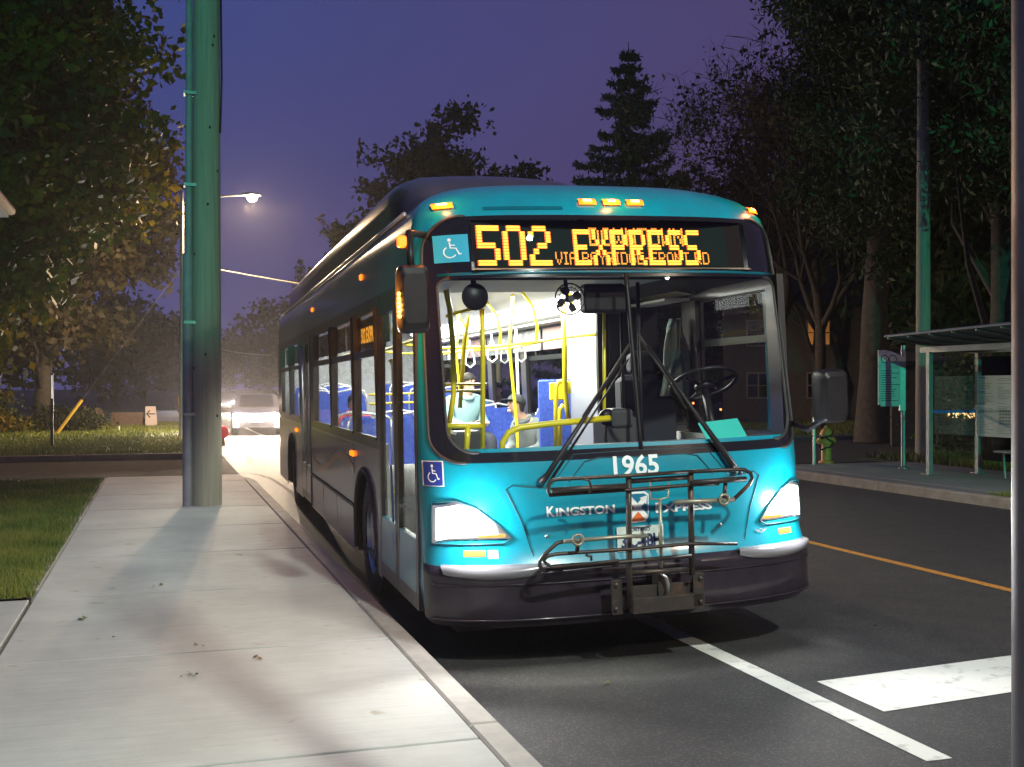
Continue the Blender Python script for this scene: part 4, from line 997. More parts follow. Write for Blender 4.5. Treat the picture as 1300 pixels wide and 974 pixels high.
p=Lp(446,512,0,-.72); seated('passenger in red jacket sitting at the middle side window of the bus',-.74,p.y,p.z-.74,R(10),10,REDJ,DNM,HAIR)
p=Lp(632,500,1,8.4); seated('dark haired passenger on a rear seat between the bright poles',p.x,8.6,p.z-.70,R(-5),12,mat('dark_teal_coat',(.03,.10,.11),.9),DNM,HAIR)
# ================================================================== UTILITY POLES, LAMPS
WOOD=mat('weathered_pole_wood',(.24,.22,.17),.85,noise=((.36,.34,.27),3,.3,.75,8),bump=(30,.4,.01))
nt=WOOD.node_tree; tcn=[n for n in nt.nodes if n.type=='TEX_COORD'][0]; mp=nt.nodes.new('ShaderNodeMapping'); mp.inputs['Scale'].default_value=(9,9,.35)
for n in nt.nodes:
    if n.type=='TEX_NOISE':
        for l in list(n.inputs['Vector'].links): nt.links.remove(l)
        nt.links.new(mp.outputs[0],n.inputs['Vector'])
nt.links.new(tcn.outputs['Object'],mp.inputs['Vector'])
GALV=mat('galvanised_steel',(.33,.34,.35),.5,metal=.6,noise=((.24,.25,.26),5,.35,.7)); CONDUIT=mat('conduit_grey',(.20,.20,.23),.6,noise=((.28,.28,.30),4,.35,.7))
DKM=mat('dark_metal',(.03,.03,.032),.5,metal=.5)
up=G(262,641,.15)
def wobble(r0,r1,z0,z1,n,seed,k=24):
    r=random.Random(seed); mb=MB(); ph=[r.uniform(0,6) for _ in range(4)]; rows=[]
    for i in range(n+1):
        f=i/n; rr=r0+(r1-r0)*f; z=z0+(z1-z0)*f
        rows.append([(rr*(1+.012*math.sin(3*a+ph[0]+z*.3)+.008*math.sin(7*a+ph[1]))*math.cos(a),rr*(1+.012*math.sin(3*a+ph[0]+z*.3)+.008*math.sin(7*a+ph[1]))*math.sin(a),z) for a in [2*math.pi*j/k for j in range(k+1)]])
    return mb.grid(rows)
t=thing('utility_pole','thick wooden utility pole with a grey conduit standing on the near pavement','pole',(up.x,up.y,.15))
wobble(.200,.155,-.05,9.5,30,1).build('pole_shaft',WOOD,t,smooth=True)
cd=MB(); cd.tube([(-.235,-.04,0),(-.235,-.04,3.3)],.068,16); cd.build('conduit',CONDUIT,t,smooth='auto')
cd=MB(); cd.tube([(-.225,-.04,3.25),(-.215,-.04,9.2)],.045,12); cd.build('conduit',CONDUIT,t,smooth='auto')
for z in(1.2,2.4,4.2,5.4): MB().box((-.21,-.05,z),(.16,.16,.04)).build('conduit_clamp',GALV,t)
kn=MB(); r=random.Random(5)
for i in range(9):
    a=r.uniform(-2.6,-.6); z=r.uniform(.5,6.5); kn.sphere((.193*math.cos(a)*(1-.02*z),.193*math.sin(a)*(1-.02*z),z),.016,8,6,(1,1,1.3))
kn.build('knot',mat('dark_knot',(.03,.028,.02),.9),t,smooth=True)
MB().tube([(.17,-.1,4.9),(.19,-.11,5.6),(.17,-.1,7.5)],.014,6).build('ground_cable',BLK,t,smooth=True)
def street_lamp(base,h,arm,label,power,col,group=None,spot=R(138),target=(0,0,-1),aimv=None,blend=.12,em=60,rad=.07,wood=False):
    t=thing('street_lamp',label,'street lamp',base,0,group)
    MB().lathe([(.11,0),(.10,.3),(.075,h*.5),(.055,h-.3),(.05,h)],14).build('pole',GALV,t,smooth=True)
    ax,ay=arm; L=math.hypot(ax,ay); 
    MB().tube([(ax*f,ay*f,h-.35+.40*math.sin(f*1.57)) for f in lin(0,1,8)],.032,8).build('arm',GALV,t,smooth=True)
    hd=MB(); a=math.atan2(ay,ax); M=Matrix.Translation((ax,ay,h+.05))@Matrix.Rotation(a,4,'Z')
    hd.lathe([(.02,-.02),(.14,0),(.16,.03),(.12,.09),(.02,.12)],16,M@Matrix.Diagonal((2.1,1,1,1))); hd.build('lamp_head',GALV,t,smooth=True)
    
    MB().lathe([(.005,-.20),(.10,-.17),(.15,-.09),(.15,-.03),(.12,-.018)],16,M).build('lamp_lens',emis('lens_'+label[:8],col,em),t,smooth=True)
    lamp('SPOT','lamp_light',(ax,ay,h-.22),power,col,t,rot=(0,0,0) if aimv is None else aim(aimv),spot_size=spot,spot_blend=blend,shadow_soft_size=rad)
    return t
# the lit lamp far down the road
lb=atY(231,492,37); lh=atY(320,257,37.2)
street_lamp((lb.x,37,.12),lh.z+.05,(lh.x-lb.x,.2),'lit street lamp on a curved arm above the road behind the thick pole',5200,(1,.70,.42),spot=R(178),blend=.2,em=2500,rad=.14)
# lamps at the junction behind the camera
street_lamp((.4,-5.0,.0),9.0,(2.3,.9),'tall junction street lamp standing behind the viewpoint',7600,(.92,1.0,.90),spot=R(139),blend=.10,em=90,rad=.22)
street_lamp((12.9,-9.0,.15),9.0,(-2.2,.6),'second junction lamp across the road behind the viewpoint',3200,(1,.80,.58),spot=R(172),blend=.3,em=60,rad=.15)
# signal
def signal(base,h,rz,label,power,aimv,spot):
    t=thing('traffic_signal',label,'traffic light',base,rz)
    MB().lathe([(.12,0),(.11,.2),(.07,.3),(.06,h+1.2)],14).build('pole',GALV,t,smooth=True)
    MB().box((0,.16,h),(.34,.22,1.05),ch=.03).build('signal_housing',mat('signal_yellow',(.55,.35,.02),.5),t)
    for i,(c,e_) in enumerate([((.2,.01,.01),0),((.2,.10,.0),0),((.0,1.,.55),30)]):
        z=h+.34-.34*i; M=Matrix.Translation((0,.28,z))@Matrix.Rotation(R(-90),4,'X')
        MB().lathe([(.14,0),(.10,.03),(.003,.045)],20,M).build('signal_lens',mat('signal_lens_%d'%i,c,.3,emit=c if e_ else None,es=e_),t,smooth=True)
        MB().tube([(.15*math.cos(a),.40,z+.15*math.sin(a)) for a in lin(-.3,math.pi+.3,14)],.006,5).grid([[(.15*math.cos(a),yy,z+.15*math.sin(a)) for a in lin(-.3,math.pi+.3,14)] for yy in(.27,.42)]).build('visor',BLK,t,smooth=True)
    lamp('SPOT','signal_light',(0,.36,h-.34),power,(.04,1,.60),t,rot=aim(aimv),spot_size=spot,spot_blend=.25,shadow_soft_size=.10)
    return t
signal((-2.0,-6.5,.15),4.2,0,'green traffic light on a post at the junction behind the viewpoint',5600,(.12,1,.30),R(45))
signal((9.5,-6.0,.15),4.0,R(-20),'green traffic light across the junction behind the viewpoint',6500,(.20,1,.22),R(72))
# near sign post at right edge
t=thing('sign_post','grey steel post close to the camera at the right edge of the picture','post',(1.424,1.50,.15))
MB().tube([(0,0,0),(0,0,5.2)],.055,24).build('post',mat('scuffed_post',(.16,.145,.16),.45,metal=.4,noise=((.09,.08,.09),5,.35,.7,9),bump=(25,.2,.003)),t,smooth='auto')
MB().lathe([(.11,0),(.11,.015),(.07,.03),(.062,.09)],20).build('base_flange',GALV,t,smooth='auto')
# ---- overhead wires
WIRE=mat('wire_insulation',(.20,.19,.15),.6)
def wire(a,b_,sag,r,label,group=None):
    a,b_=Vector(a),Vector(b_); P=[a+(b_-a)*f+Vector((0,0,-sag*4*f*(1-f))) for f in lin(0,1,24)]
    return tag(MB().tube(P,r,5).build('overhead_wire',WIRE,smooth=True),label,'wire',group)
a=atY(231,333,37.0); wire((a.x,37,a.z),(13.4,44,5.2),.25,.022,'pale overhead wire crossing the dusk sky from the lamp pole towards the bus roof')
t=thing('utility_pole','wooden utility pole hidden behind the bus across the road','pole',(13.4,44,.15)); wobble(.15,.12,0,6.2,10,3,12).build('pole_shaft',WOOD,t,smooth=True)
wire(atY(231,430,90),atY(345,451,92),.3,.030,'lower distant wire above the car headlights, nearest the glare')
# ================================================================== TREES
def leafmat(name,c1,c2,c3=None,scale=.35,trl=.25):
    m=bpy.data.materials.new(name); m.use_nodes=True; nt=m.node_tree; b=nt.nodes['Principled BSDF']; b.inputs['Roughness'].default_value=.6; b.inputs['Specular IOR Level'].default_value=.25
    tc=nt.nodes.new('ShaderNodeTexCoord'); n=nt.nodes.new('ShaderNodeTexNoise'); n.inputs['Scale'].default_value=scale; n.inputs['Detail'].default_value=7; n.inputs['Roughness'].default_value=.75
    r=nt.nodes.new('ShaderNodeValToRGB'); r.color_ramp.elements[0].position=.36; r.color_ramp.elements[1].position=.66; r.color_ramp.elements[0].color=(*c1,1); r.color_ramp.elements[1].color=(*(c3 or c2),1)
    e=r.color_ramp.elements.new(.5); e.color=(*c2,1)
    nt.links.new(tc.outputs['Object'],n.inputs['Vector']); nt.links.new(n.outputs['Fac'],r.inputs[0]); nt.links.new(r.outputs[0],b.inputs['Base Color'])
    tr=nt.nodes.new('ShaderNodeBsdfTranslucent'); ms=nt.nodes.new('ShaderNodeMixShader'); ms.inputs[0].default_value=trl
    nt.links.new(r.outputs[0],tr.inputs['Color']); o=nt.nodes['Material Output']; nt.links.new(b.outputs[0],ms.inputs[1]); nt.links.new(tr.outputs[0],ms.inputs[2]); nt.links.new(ms.outputs[0],o.inputs[0])
    return m
LM=leafmat('maple_leaves',(.022,.050,.006),(.060,.075,.006),(.34,.20,.008))  # orange end of the ramp stands in for lamplit leaves
LD=leafmat('dark_leaves',(.016,.030,.010),(.028,.042,.012),(.045,.048,.014))
LB=leafmat('brown_green_leaves',(.035,.035,.018),(.06,.05,.022),(.09,.065,.025))
LPN=leafmat('pine_needles',(.028,.055,.022),(.05,.085,.03),(.085,.09,.03),.5,.1)
LY=leafmat('yellow_green_leaves',(.10,.14,.02),(.18,.20,.03),(.25,.2,.03),.8)
BARK=mat('tree_bark',(.05,.042,.034),.95,noise=((.09,.075,.06),6,.35,.7,8),bump=(22,.8,.03))
def quads(C,size,g,asp=.62,up=0.,vary=.5):
    n=len(C); d=g.normal(size=(n,3)); d[:,2]-=up; d/=np.linalg.norm(d,axis=1)[:,None]
    e=g.normal(size=(n,3)); e-= (e*d).sum(1)[:,None]*d; e/=np.linalg.norm(e,axis=1)[:,None]
    s=size*g.uniform(1-vary,1+vary,n)[:,None]
    V=np.empty((n,4,3)); V[:,0]=C; V[:,1]=C+d*s*.5+e*s*asp*.5; V[:,2]=C+d*s; V[:,3]=C+d*s*.5-e*s*asp*.5
    return V.reshape(-1,3)
def limb(mb,p,d,L,r,depth,rr,tips,n=7,up=.25,spread=.65,kids=3):
    pts=[p]; rad=[r]; q=p.copy(); d=d.copy(); k=4
    for i in range(k):
        d=(d+Vector((rr.gauss(0,.13),rr.gauss(0,.13),rr.gauss(0,.08)+up*.10))).normalized(); q=q+d*(L/k); pts.append(q.copy()); rad.append(r*(1-.55*(i+1)/k))
    mb.tube(pts,rad,n,cap=False)
    tips.append((pts[-1],d.copy()))
    if depth<=0: return
    for j in range(kids):
        f=rr.choice([2,3,4,4]); a=d.orthogonal().normalized(); a.rotate(Matrix.Rotation(rr.uniform(0,6.28),3,d)); nd=(d+a*spread*rr.uniform(.6,1.4)).normalized()
        limb(mb,pts[f],nd,L*rr.uniform(.6,.82),rad[f]*.72,depth-1,rr,tips,max(3,n-1),up,spread,kids)
def tree(name,label,cat,base,h,cr,z0,leaf,nleaf,lm,seed,group=None,tr=.28,rad_z=None,density=1.,clumps=70,cl=.95,lean=(0,0),asp=.62,up=.2,bare=False,limbs=3):
    g=np.random.default_rng(seed); rr=random.Random(seed); t=thing(name,label,cat,base,0,group)
    mb=MB(); top=Vector((lean[0],lean[1],h*.72)); P=[Vector((lean[0]*f*f+rr.gauss(0,.06),lean[1]*f*f+rr.gauss(0,.06),h*.72*f)) for f in lin(0,1,8)]; P[0]=Vector((0,0,-.1))
    mb.tube(P,[tr*1.5,tr*1.08]+[tr*(1-.75*f) for f in lin(.2,1,6)],12,cap=False)
    zc=(z0+h)/2; rz=(h-z0)/2; C=[]
    for i in range(clumps):
        while True:
            v=Vector((rr.gauss(0,1),rr.gauss(0,1),rr.gauss(0,1))).normalized(); k=rr.uniform(.45,1.0)
            w_=1.0 if v.z>-.2 else .9
            c=Vector((v.x*cr*k*w_,v.y*cr*k*w_,zc+v.z*rz*k))
            break
        C.append(c)
        if i%limbs==0:
            f=min(.95,max(.25,(c.z-1.5)/h*.8)); s=P[int(f*7)]
            m_=(s+c)/2+Vector((rr.gauss(0,.3),rr.gauss(0,.3),-.3)); mb.tube([s,m_,c],[tr*.35,tr*.2,.02],5,cap=False)
    mb.build('trunk',BARK,t,smooth=True)
    Cn=np.array([tuple(c) for c in C]); idx=g.integers(0,len(Cn),nleaf); sz=g.uniform(.55,1.35,len(Cn))[idx][:,None]
    pts=Cn[idx]+g.normal(size=(nleaf,3))*np.array([cl,cl,cl*.62])*sz*.55
    # sub-clusters (twigs)
    q=g.normal(size=(nleaf//14+1,3))*np.array([cl,cl,cl*.6])*.62
    tw=Cn[g.integers(0,len(Cn),len(q))]+q; ti=g.integers(0,len(tw),nleaf); pts2=tw[ti]+g.normal(size=(nleaf,3))*cl*.14
    sel=g.random(nleaf)<.72; pts[sel]=pts2[sel]; pts[:,2]=np.maximum(pts[:,2],z0*.85)
    fast('crown',quads(pts,leaf,g,asp,up),4,lm,t)
    return t
GL_='big leafy trees on the lawn across the side road'
tree('maple_tree','large maple with yellow lit lower leaves on the lawn left of the utility pole','tree',(-5.6,31,.12),15,5.7,2.3,.26,60000,LM,11,GL_,.32,clumps=120,cl=1.15)
tree('maple_tree','tall dark maple at the left edge filling the upper left of the picture','tree',(-9.2,27.9,.12),15,5.0,2.9,.24,42000,LM,12,GL_,.3,clumps=95,cl=1.1)
tree('maple_tree','brownish maple behind the lawn just left of the lamp pole','tree',(-4.3,46,.12),14,5.2,2.2,.30,36000,LB,13,GL_,.3,clumps=90,cl=1.2)
tree('maple_tree','dark maple standing behind the white arrow sign','tree',(-9.5,50,.12),16,7,2.2,.36,30000,LD,14,GL_,.35,clumps=90,cl=1.4)
tree('maple_tree','low dark tree at the back left behind the yellow guy guard','tree',(-15,47,.12),14,6.5,1.5,.36,26000,LD,15,GL_,.3,clumps=80,cl=1.4)
# trees beyond the bus
tree('broadleaf_tree','rounded dark tree standing against the sky above the bus roof','tree',(14.9,60,.1),17.2,5.3,5.5,.30,17000,LB,21,None,.28,clumps=80,cl=.85)
tree('broadleaf_tree','smaller yellowish tree at the left of the rounded tree above the bus','tree',(12.9,72,.1),14.0,3.4,4,.34,9000,LM,22,None,.22,clumps=45,cl=.8)
def spruce(label,base,h,r,seed,group=None,name='spruce_tree',z0=.10,leafn=10):
    g=np.random.default_rng(seed); rr=random.Random(seed); t=thing(name,label,'tree',base,0,group)
    mb=MB(); mb.tube([(0,0,0),(0,0,h*.5),(0,0,h)],[.28,.16,.02],8); pts=[];dirs=[]
    z=h*z0
    while z<h*.985:
        f=1-(z/h); R_=r*(f**.80)*1.05+.12; nb=rr.randint(4,7); a0=rr.uniform(0,6.28)
        for k in range(nb):
            a=a0+k*6.283/nb+rr.gauss(0,.25); L=R_*rr.uniform(.55,1.18); c,s_=math.cos(a),math.sin(a)
            P=[Vector((c*L*u,s_*L*u,z-.30*L*math.sin(u*1.9)*.8+.16*L*u*u)) for u in lin(0,1,5)]
            mb.tube(P,[.045,.035,.028,.02,.012,.006],4,cap=False)
            m=int(13*leafn*L/1.5)+10
            for i in range(m):
                u=rr.random()**.75; j=min(int(u*5),4); q_=P[j].lerp(P[j+1],u*5-j); wd=.30*L*(1-u)*.9+.10
                o_=rr.gauss(0,.45)*wd; pts.append((q_.x-s_*o_,q_.y+c*o_,q_.z-abs(rr.gauss(0,.10))-abs(o_)*.25))
        z+=rr.uniform(.42,.75)*(h/18)
    mb.build('trunk',BARK,t,smooth=True)
    fast('crown',quads(np.array(pts),.26,g,.32,.35),4,LPN,t); return t
spruce('tall pointed spruce silhouetted against the sky right of centre','none' and (24.1,55,.1),20.3,7.2,31,leafn=17)
spruce('short dark spruce just right of the tall pointed spruce',(27.6,55.5,.1),14.0,3.6,32)
spruce('spruce branches showing above the rear end of the bus',(14.0,118,.1),15.5,4.2,33,leafn=6)
def bare(label,base,h,seed,group=None,leaves=0,n0=5,tr=.22):
    rr=random.Random(seed); g=np.random.default_rng(seed); t=thing('bare_tree',label,'tree',base,0,group); mb=MB(); tips=[]
    P=[Vector((rr.gauss(0,.05)*i,rr.gauss(0,.05)*i,h*.30*i/5)) for i in range(6)]; mb.tube(P,[tr*1.3]+[tr*(1-.08*i) for i in range(5)],9,cap=False)
    for k in range(n0):
        a=k*6.283/n0+rr.uniform(-.4,.4); d=Vector((math.cos(a)*.55,math.sin(a)*.55,1)).normalized(); limb(mb,P[rr.choice([3,4,5])],d,h*.185,tr*.55,4,rr,tips,6,.5,.55,3)
    mb.build('trunk',BARK,t,smooth=True)
    tp=np.array([tuple(p) for p,_ in tips]); g_=g.integers(0,len(tp),leaves or 3000); pts=tp[g_]+g.normal(size=(len(g_),3))*.28
    tw=quads(pts,.75,g,.035,-.5,.6); fast('crown',tw,4,BARK,t)
    if leaves: fast('crown_leaves',quads(pts+g.normal(size=pts.shape)*.2,.20,g),4,LB,t)
    return t
GB='bare twiggy trees right of the spruce'
bare('bare twiggy tree nearest the spruce behind the bus roof',(25.0,41,.1),20,41,GB,5000)
bare('taller bare tree between the spruce and the dark evergreens',(23.2,35.5,.1),21,42,GB,6000)
bare('bare tree with a few brown leaves behind the dark evergreens',(30,46,.1),17,43,GB,6000)
# big dark evergreens at right
GE='big dark evergreens at the right'
p=G(1112,556,.15)
tree('pine_tree','big pine with a thick flared trunk standing across the road left of the shelter','tree',(p.x,p.y,.1),21,2.9,5.2,.20,110000,LPN,51,GE,.46,clumps=130,cl=.9,asp=.34,limbs=14)
tree('pine_tree','tall dark pine rising above the shelter roof','tree',(18.6,21.0,.1),19,4.4,5.0,.20,130000,LPN,52,GE,.32,clumps=150,cl=1.0,asp=.34,limbs=12)
tree('pine_tree','near pine with green lit boughs at the upper right edge','tree',(15.9,15.0,.1),16,3.4,4.5,.17,130000,LPN,53,GE,.30,clumps=140,cl=.85,asp=.34,limbs=12)
tree('pine_tree','dark pine far behind the bus stop sign','tree',(27.5,33,.1),20,4,2.5,.5,42000,LD,54,GE,.4,clumps=110,cl=1.5,asp=.4,limbs=12)
tree('pine_tree','dark evergreen behind the shelter filling the gap under the pines','tree',(29.5,27,.1),15,5.5,1.2,.45,36000,LD,55,GE,.35,clumps=100,cl=1.4,asp=.4,limbs=12)
tree('pine_tree','dark evergreen at the far right behind the hedge','tree',(27,19,.1),13,5,1.0,.42,34000,LD,56,GE,.35,clumps=90,cl=1.3,asp=.4)
tree('small_tree','small tree with bright yellow green leaves above the shelter roof','tree',(22.8,20.6,.1),7.6,1.9,4.0,.20,1500,LY,57,None,.10,clumps=18,cl=.7)
q=Vector((22.2,19.4,2.6))
t=thing('garden_lamp','small lit garden lamp on a post under the yellow green leaves','lamp',(23.4,21.2,.1)); MB().tube([(0,0,0),(0,0,3.0)],.04,8).build('post',DKM,t,smooth=True)
MB().lathe([(.06,3.0),(.10,3.05),(.10,3.2),(.02,3.26)],12).build('lamp_shade',emis('garden_lamp_glow',(1,.75,.3),3),t); lamp('POINT','garden_light',(0,0,3.4),130,(1,.82,.35),t,shadow_soft_size=.1)
# distant row closing the street
GR='distant trees closing the end of the road'
for i,(x,y,h,c) in enumerate([(-3.5,95,9,4.5),(13.5,150,13,5.5),(18,135,13,5.5),(9,190,12,6),(3,200,9,5),(16,95,9,4),(20,88,10,4.5),(-2,140,11,5.5),(4,240,10,6)]):
    tree('distant_tree',['low round tree left of the far road','dark tree over the far headlights','wide tree behind the bus rear','far hazy tree in line with the road','low far tree at the end of the road','shrubby tree hidden behind the bus side','tree hidden behind the bus windows','far left tree above the lawn','farthest tree closing the street'][i],'tree',(x,y,.1),h,c,1.,.6,5000,LD,70+i,GR,.2,clumps=45,cl=1.5)
for i,(x,y,h,c) in enumerate([(36,60,15,7),(40,42,15,7),(36,30,14,6),(34,80,14,7),(-22,60,14,7),(-12,68,14,7),(35,20,12,5)]):
    tree('background_tree',['dark tree mass behind the bare trees','dark tree mass behind the far side road','dark tree mass behind the shelter','distant dark tree behind the spruce','dark tree behind the left lawn','dark tree behind the brick piers','dark tree mass at the right edge behind the pines'][i],'tree',(x,y,.1),h,c,.6,.6,14000,LD,90+i,None,.3,clumps=80,cl=1.7)
# hedge bushes
def bush(label,base,h,r,n,lm,seed,leaf=.10,group='shrubs behind the bus shelter'):
    g=np.random.default_rng(seed); rr=random.Random(seed); t=thing('shrub',label,'shrub',base,0,group); mb=MB(); tips=[]
    for k in range(7):
        a=k*.9; limb(mb,Vector((0,0,0)),Vector((math.cos(a)*.5,math.sin(a)*.5,1)).normalized(),h*.5,.03,1,rr,tips,4,.2,.6,3)
    mb.build('stem',BARK,t,smooth=True); C=np.array([(rr.gauss(0,r*.5),rr.gauss(0,r*.5),rr.uniform(.15,1)*h*.9) for _ in range(26)])
    pts=C[g.integers(0,26,n)]+g.normal(size=(n,3))*np.array([r*.28,r*.28,h*.12]); pts[:,2]=np.maximum(pts[:,2],.03)
    fast('foliage',quads(pts,leaf,g),4,lm,t)
GBH='shrubs behind the bus shelter'
for i,(x,y,h) in enumerate([(17.6,20.2,2.3),(17.3,18.0,2.6),(17.4,16.0,2.3),(17.2,14.0,2.6),(17.3,12.0,2.4),(19.3,17,3.2),(19.2,13.5,3.2),(18.6,10.4,2.6)]):
    bush(['shrub behind the far end of the shelter','shrub seen through the first glass panel','shrub between the two shelter posts','shrub behind the timetable poster','shrub at the right edge behind the shelter','taller shrub behind the far shrubs','taller shrub behind the poster','nearest shrub behind the shelter wall'][i],(x,y,.1),h,1.3,4200,LD if i%2 else LM,120+i)
for i,(x,y,h) in enumerate([(-7.5,40.5,1.2),(-5.5,41,1.0),(-9.8,39.5,1.6),(-12,38,2.2),(-3.2,43,.9),(-6.6,44,1.6),(-10.5,42,2.4)]):
    bush(['low bush right of the yellow guy guard','low bush in front of the brick pier','bush beside the dark sign post','tall dark bush at the left edge','small bush left of the arrow sign','bush behind the brick pier','tall bush behind the guy guard'][i],(x,y,.1),h,1.1,3500,LM if i%2 else LD,140+i,.12,'bushes along the back of the left lawn')
# ================================================================== LEFT LAWN OBJECTS
p=G(66,569,.12); hgt=95*(p.x*sT+p.y*cT)/F
t=thing('sign_post','thin dark sign post on the lawn under the maple','post',(p.x,p.y,.12)); MB().box((0,0,hgt/2),(.07,.06,hgt)).build('post',DKM,t); MB().box((0,0,hgt-.35),(.03,.5,.6)).build('sign_plate',GALV,t)
a=G(71,552,.12); b_=atY(104,508,a.y+.4)
o=MB().tube([a,b_],[.055,.055],10).build('guy_guard',mat('guy_yellow',(.50,.32,.02),.5),smooth='auto'); tag(o,'slanting yellow guy wire guard on the left lawn','guy guard')
o=MB().tube([b_-(b_-a)*.99,b_+(b_-a)*4.2],.012,5).build('guy_wire',DKM); tag(o,'thin guy wire rising from the slanting yellow guard','wire')
a=G(230,546,.12); b_=atY(228,504,a.y+.3); o=MB().tube([a,b_],.06,10).build('guy_guard',MATS['guy_yellow'],smooth='auto'); tag(o,'upright yellow guard beside the utility pole far across the side road','guy guard')
# sandwich board
p=G(191,541,.12); sc_=(p.x*sT+p.y*cT)/F; hh=25*sc_; ww=15*sc_
t=thing('sandwich_board','white sandwich board with a black left arrow on the lawn','sign',(p.x,p.y,.12),R(8))
pw=mat('board_white',(.62,.52,.50),.6)
for s_ in(-1,1):
    MB().add([(-ww/2,s_*.28,0),(ww/2,s_*.28,0),(ww*.42,s_*.03,hh),(-ww*.42,s_*.03,hh),(-ww/2,s_*.25,0),(ww/2,s_*.25,0),(ww*.42,s_*.005,hh),(-ww*.42,s_*.005,hh)],[(0,1,2,3),(7,6,5,4),(0,4,5,1),(1,5,6,2),(2,6,7,3),(3,7,4,0)]).build('board_panel',pw,t)
def bd(x_,z_): return (x_,-(.28-.25*z_/hh)-.006,z_)
m_=MB(); map2(m_,ribbon([(-ww*.32,hh*.62),(ww*.34,hh*.62)],.05),bd); map2(m_,ribbon([(-ww*.08,hh*.80),(-ww*.34,hh*.62),(-ww*.08,hh*.44)],.055),bd); m_.build('arrow',BLK,t)
# piers, low wall, marker stones
BRK=mat('dim_brick',(.16,.10,.08),.9,noise=((.22,.16,.13),7,.35,.7))
p=G(124,541,.12); t=thing('brick_pier','small round topped brick pier at the back of the left lawn','pier',(p.x,p.y,.12))
s_=(p.x*sT+p.y*cT)/F; MB().prism([(-7*s_,0),(7*s_,0),(7*s_,17*s_),(4*s_,22*s_),(0,23.5*s_),(-4*s_,22*s_),(-7*s_,17*s_)],-.3,.3).build('pier_body',BRK,t); MB().box((.05,-.31,9*s_),(.22,.03,.26)).build('pier_plaque',DKM,t)
p=G(163,541,.12); o=MB().box((0,0,.28),(1.3,.3,.56),ch=.03).build('low_wall',BRK); o.location=(p.x,p.y,.12); tag(o,'low brick wall between the brick pier and the arrow sign','wall')
p=G(109,541,.12); o=MB().add([(-.3,-.2,0),(.3,-.2,0),(.3,.2,0),(-.3,.2,0),(-.1,-.1,.9),(.22,-.1,.75),(.2,.12,.7),(-.12,.1,.85)],[(0,1,5,4),(1,2,6,5),(2,3,7,6),(3,0,4,7),(4,5,6,7)]).build('boulder',BRK,bevel=.08); o.location=(p.x,p.y,.1); tag(o,'upright rough boulder beside the brick pier','stone')
p=G(151,548,.12); o=MB().tube([(0,0,0),(0,0,.2)],.035,8).build('marker_peg',WHT); o.location=(p.x,p.y,.12); tag(o,'short white marker peg in the left lawn','peg')
# small red marker beside the pole
p=G(285,566,.0); t=thing('kerb_marker','short marker with a rounded red top at the road edge beside the pole','marker',(p.x-.1,p.y,0))
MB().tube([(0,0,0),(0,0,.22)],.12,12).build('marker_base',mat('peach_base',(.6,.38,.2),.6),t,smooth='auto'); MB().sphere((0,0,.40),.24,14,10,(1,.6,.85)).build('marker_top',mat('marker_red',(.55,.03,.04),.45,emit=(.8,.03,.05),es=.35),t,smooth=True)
# ================================================================== CARS
def car(base,rz,label,col,power):
    t=thing('car',label,'car',base,rz,'cars with lit headlights behind the bus'); W=.90
    side=[(-2.2,.28),(-2.28,.55),(-2.2,.80),(-1.1,.97),(-.35,1.42),(1.2,1.45),(1.9,1.05),(2.25,.98),(2.3,.5),(2.2,.28)]
    paint=mat('car_paint_'+col[0],col[1],.25,metal=.4,coat=.8); rows=[]
    for x,k in((-W,.86),(-W*.98,.95),(-W*.9,1.0),(0,1.01),(W*.9,1.0),(W*.98,.95),(W,.86)):
        r=[]
        for y,z in side:
            kk=1 if z<.98 else 1-(.13 if abs(x)>.5*W else 0); r.append((x*(1 if z<1.0 else .80),y*k,.28+(z-.28)*(.93+.07*k)))
        rows.append(r+[r[0]])
    mb=MB().grid(rows); mb.add(rows[0][:-1],[tuple(range(10))]); mb.add(rows[-1][:-1],[tuple(range(10))]); mb.build('body',paint,t,smooth='auto')
    MB().add([(-.62,-1.10,1.0),(.62,-1.10,1.0),(.56,-.42,1.415),(-.56,-.42,1.415)],[(0,1,2,3)]).build('windscreen',BGL,t)
    for s_ in(-1,1): MB().add([(s_*.735,-.9,1.03),(s_*.735,1.5,1.03),(s_*.715,1.1,1.38),(s_*.715,-.35,1.38)],[(0,1,2,3)]).build('side_window',BGL,t)
    MB().box((0,-2.27,.42),(1.2,.06,.16)).build('grille',BLK,t); MB().box((0,-2.31,.55),(.5,.02,.12)).build('licence_plate',WHT,t)
    for x in(-.78,.78):
        for y in(-1.4,1.4):
            M=Matrix.Translation((x,y,.32))@Matrix.Rotation(R(90),4,'Y'); w_=MB().lathe([(.2,-.11),(.31,-.10),(.32,0),(.31,.10),(.2,.11)],18,M).build('wheel',RUB,t,smooth='auto')
            MB().lathe([(.19,-.115),(.01,-.118)],14,M).lathe([(.19,.115),(.01,.118)],14,M).build('rim',STEEL,w_)
        s_=1 if x>0 else -1
        MB().sphere((s_*.64,-2.20,.68),.14,12,8,(1.3,.6,.75)).build('headlight',emis('car_headlight',(1,.93,.85),2500),t,smooth=True)
        lamp('SPOT','car_beam',(s_*.64,-2.36,.68),power,(1,.76,.52),t,rot=aim((0.02,-1,-.045)),spot_size=R(48),spot_blend=.9,shadow_soft_size=.09)
        lamp('POINT','car_glare_fill',(s_*.66,-2.75,.72),420,(1,.90,.78),t,shadow_soft_size=.08)  # added point light ahead of the headlight, whites out the car front
        MB().box((s_*.92,-.75,1.0),(.16,.10,.12),ch=.02).build('wing_mirror',paint,t)
    return t
a=atY(326,520,42); car((a.x,42,0),R(-4.6),'car with glaring headlights following behind the bus',('grey',(.2,.2,.22)),7000)
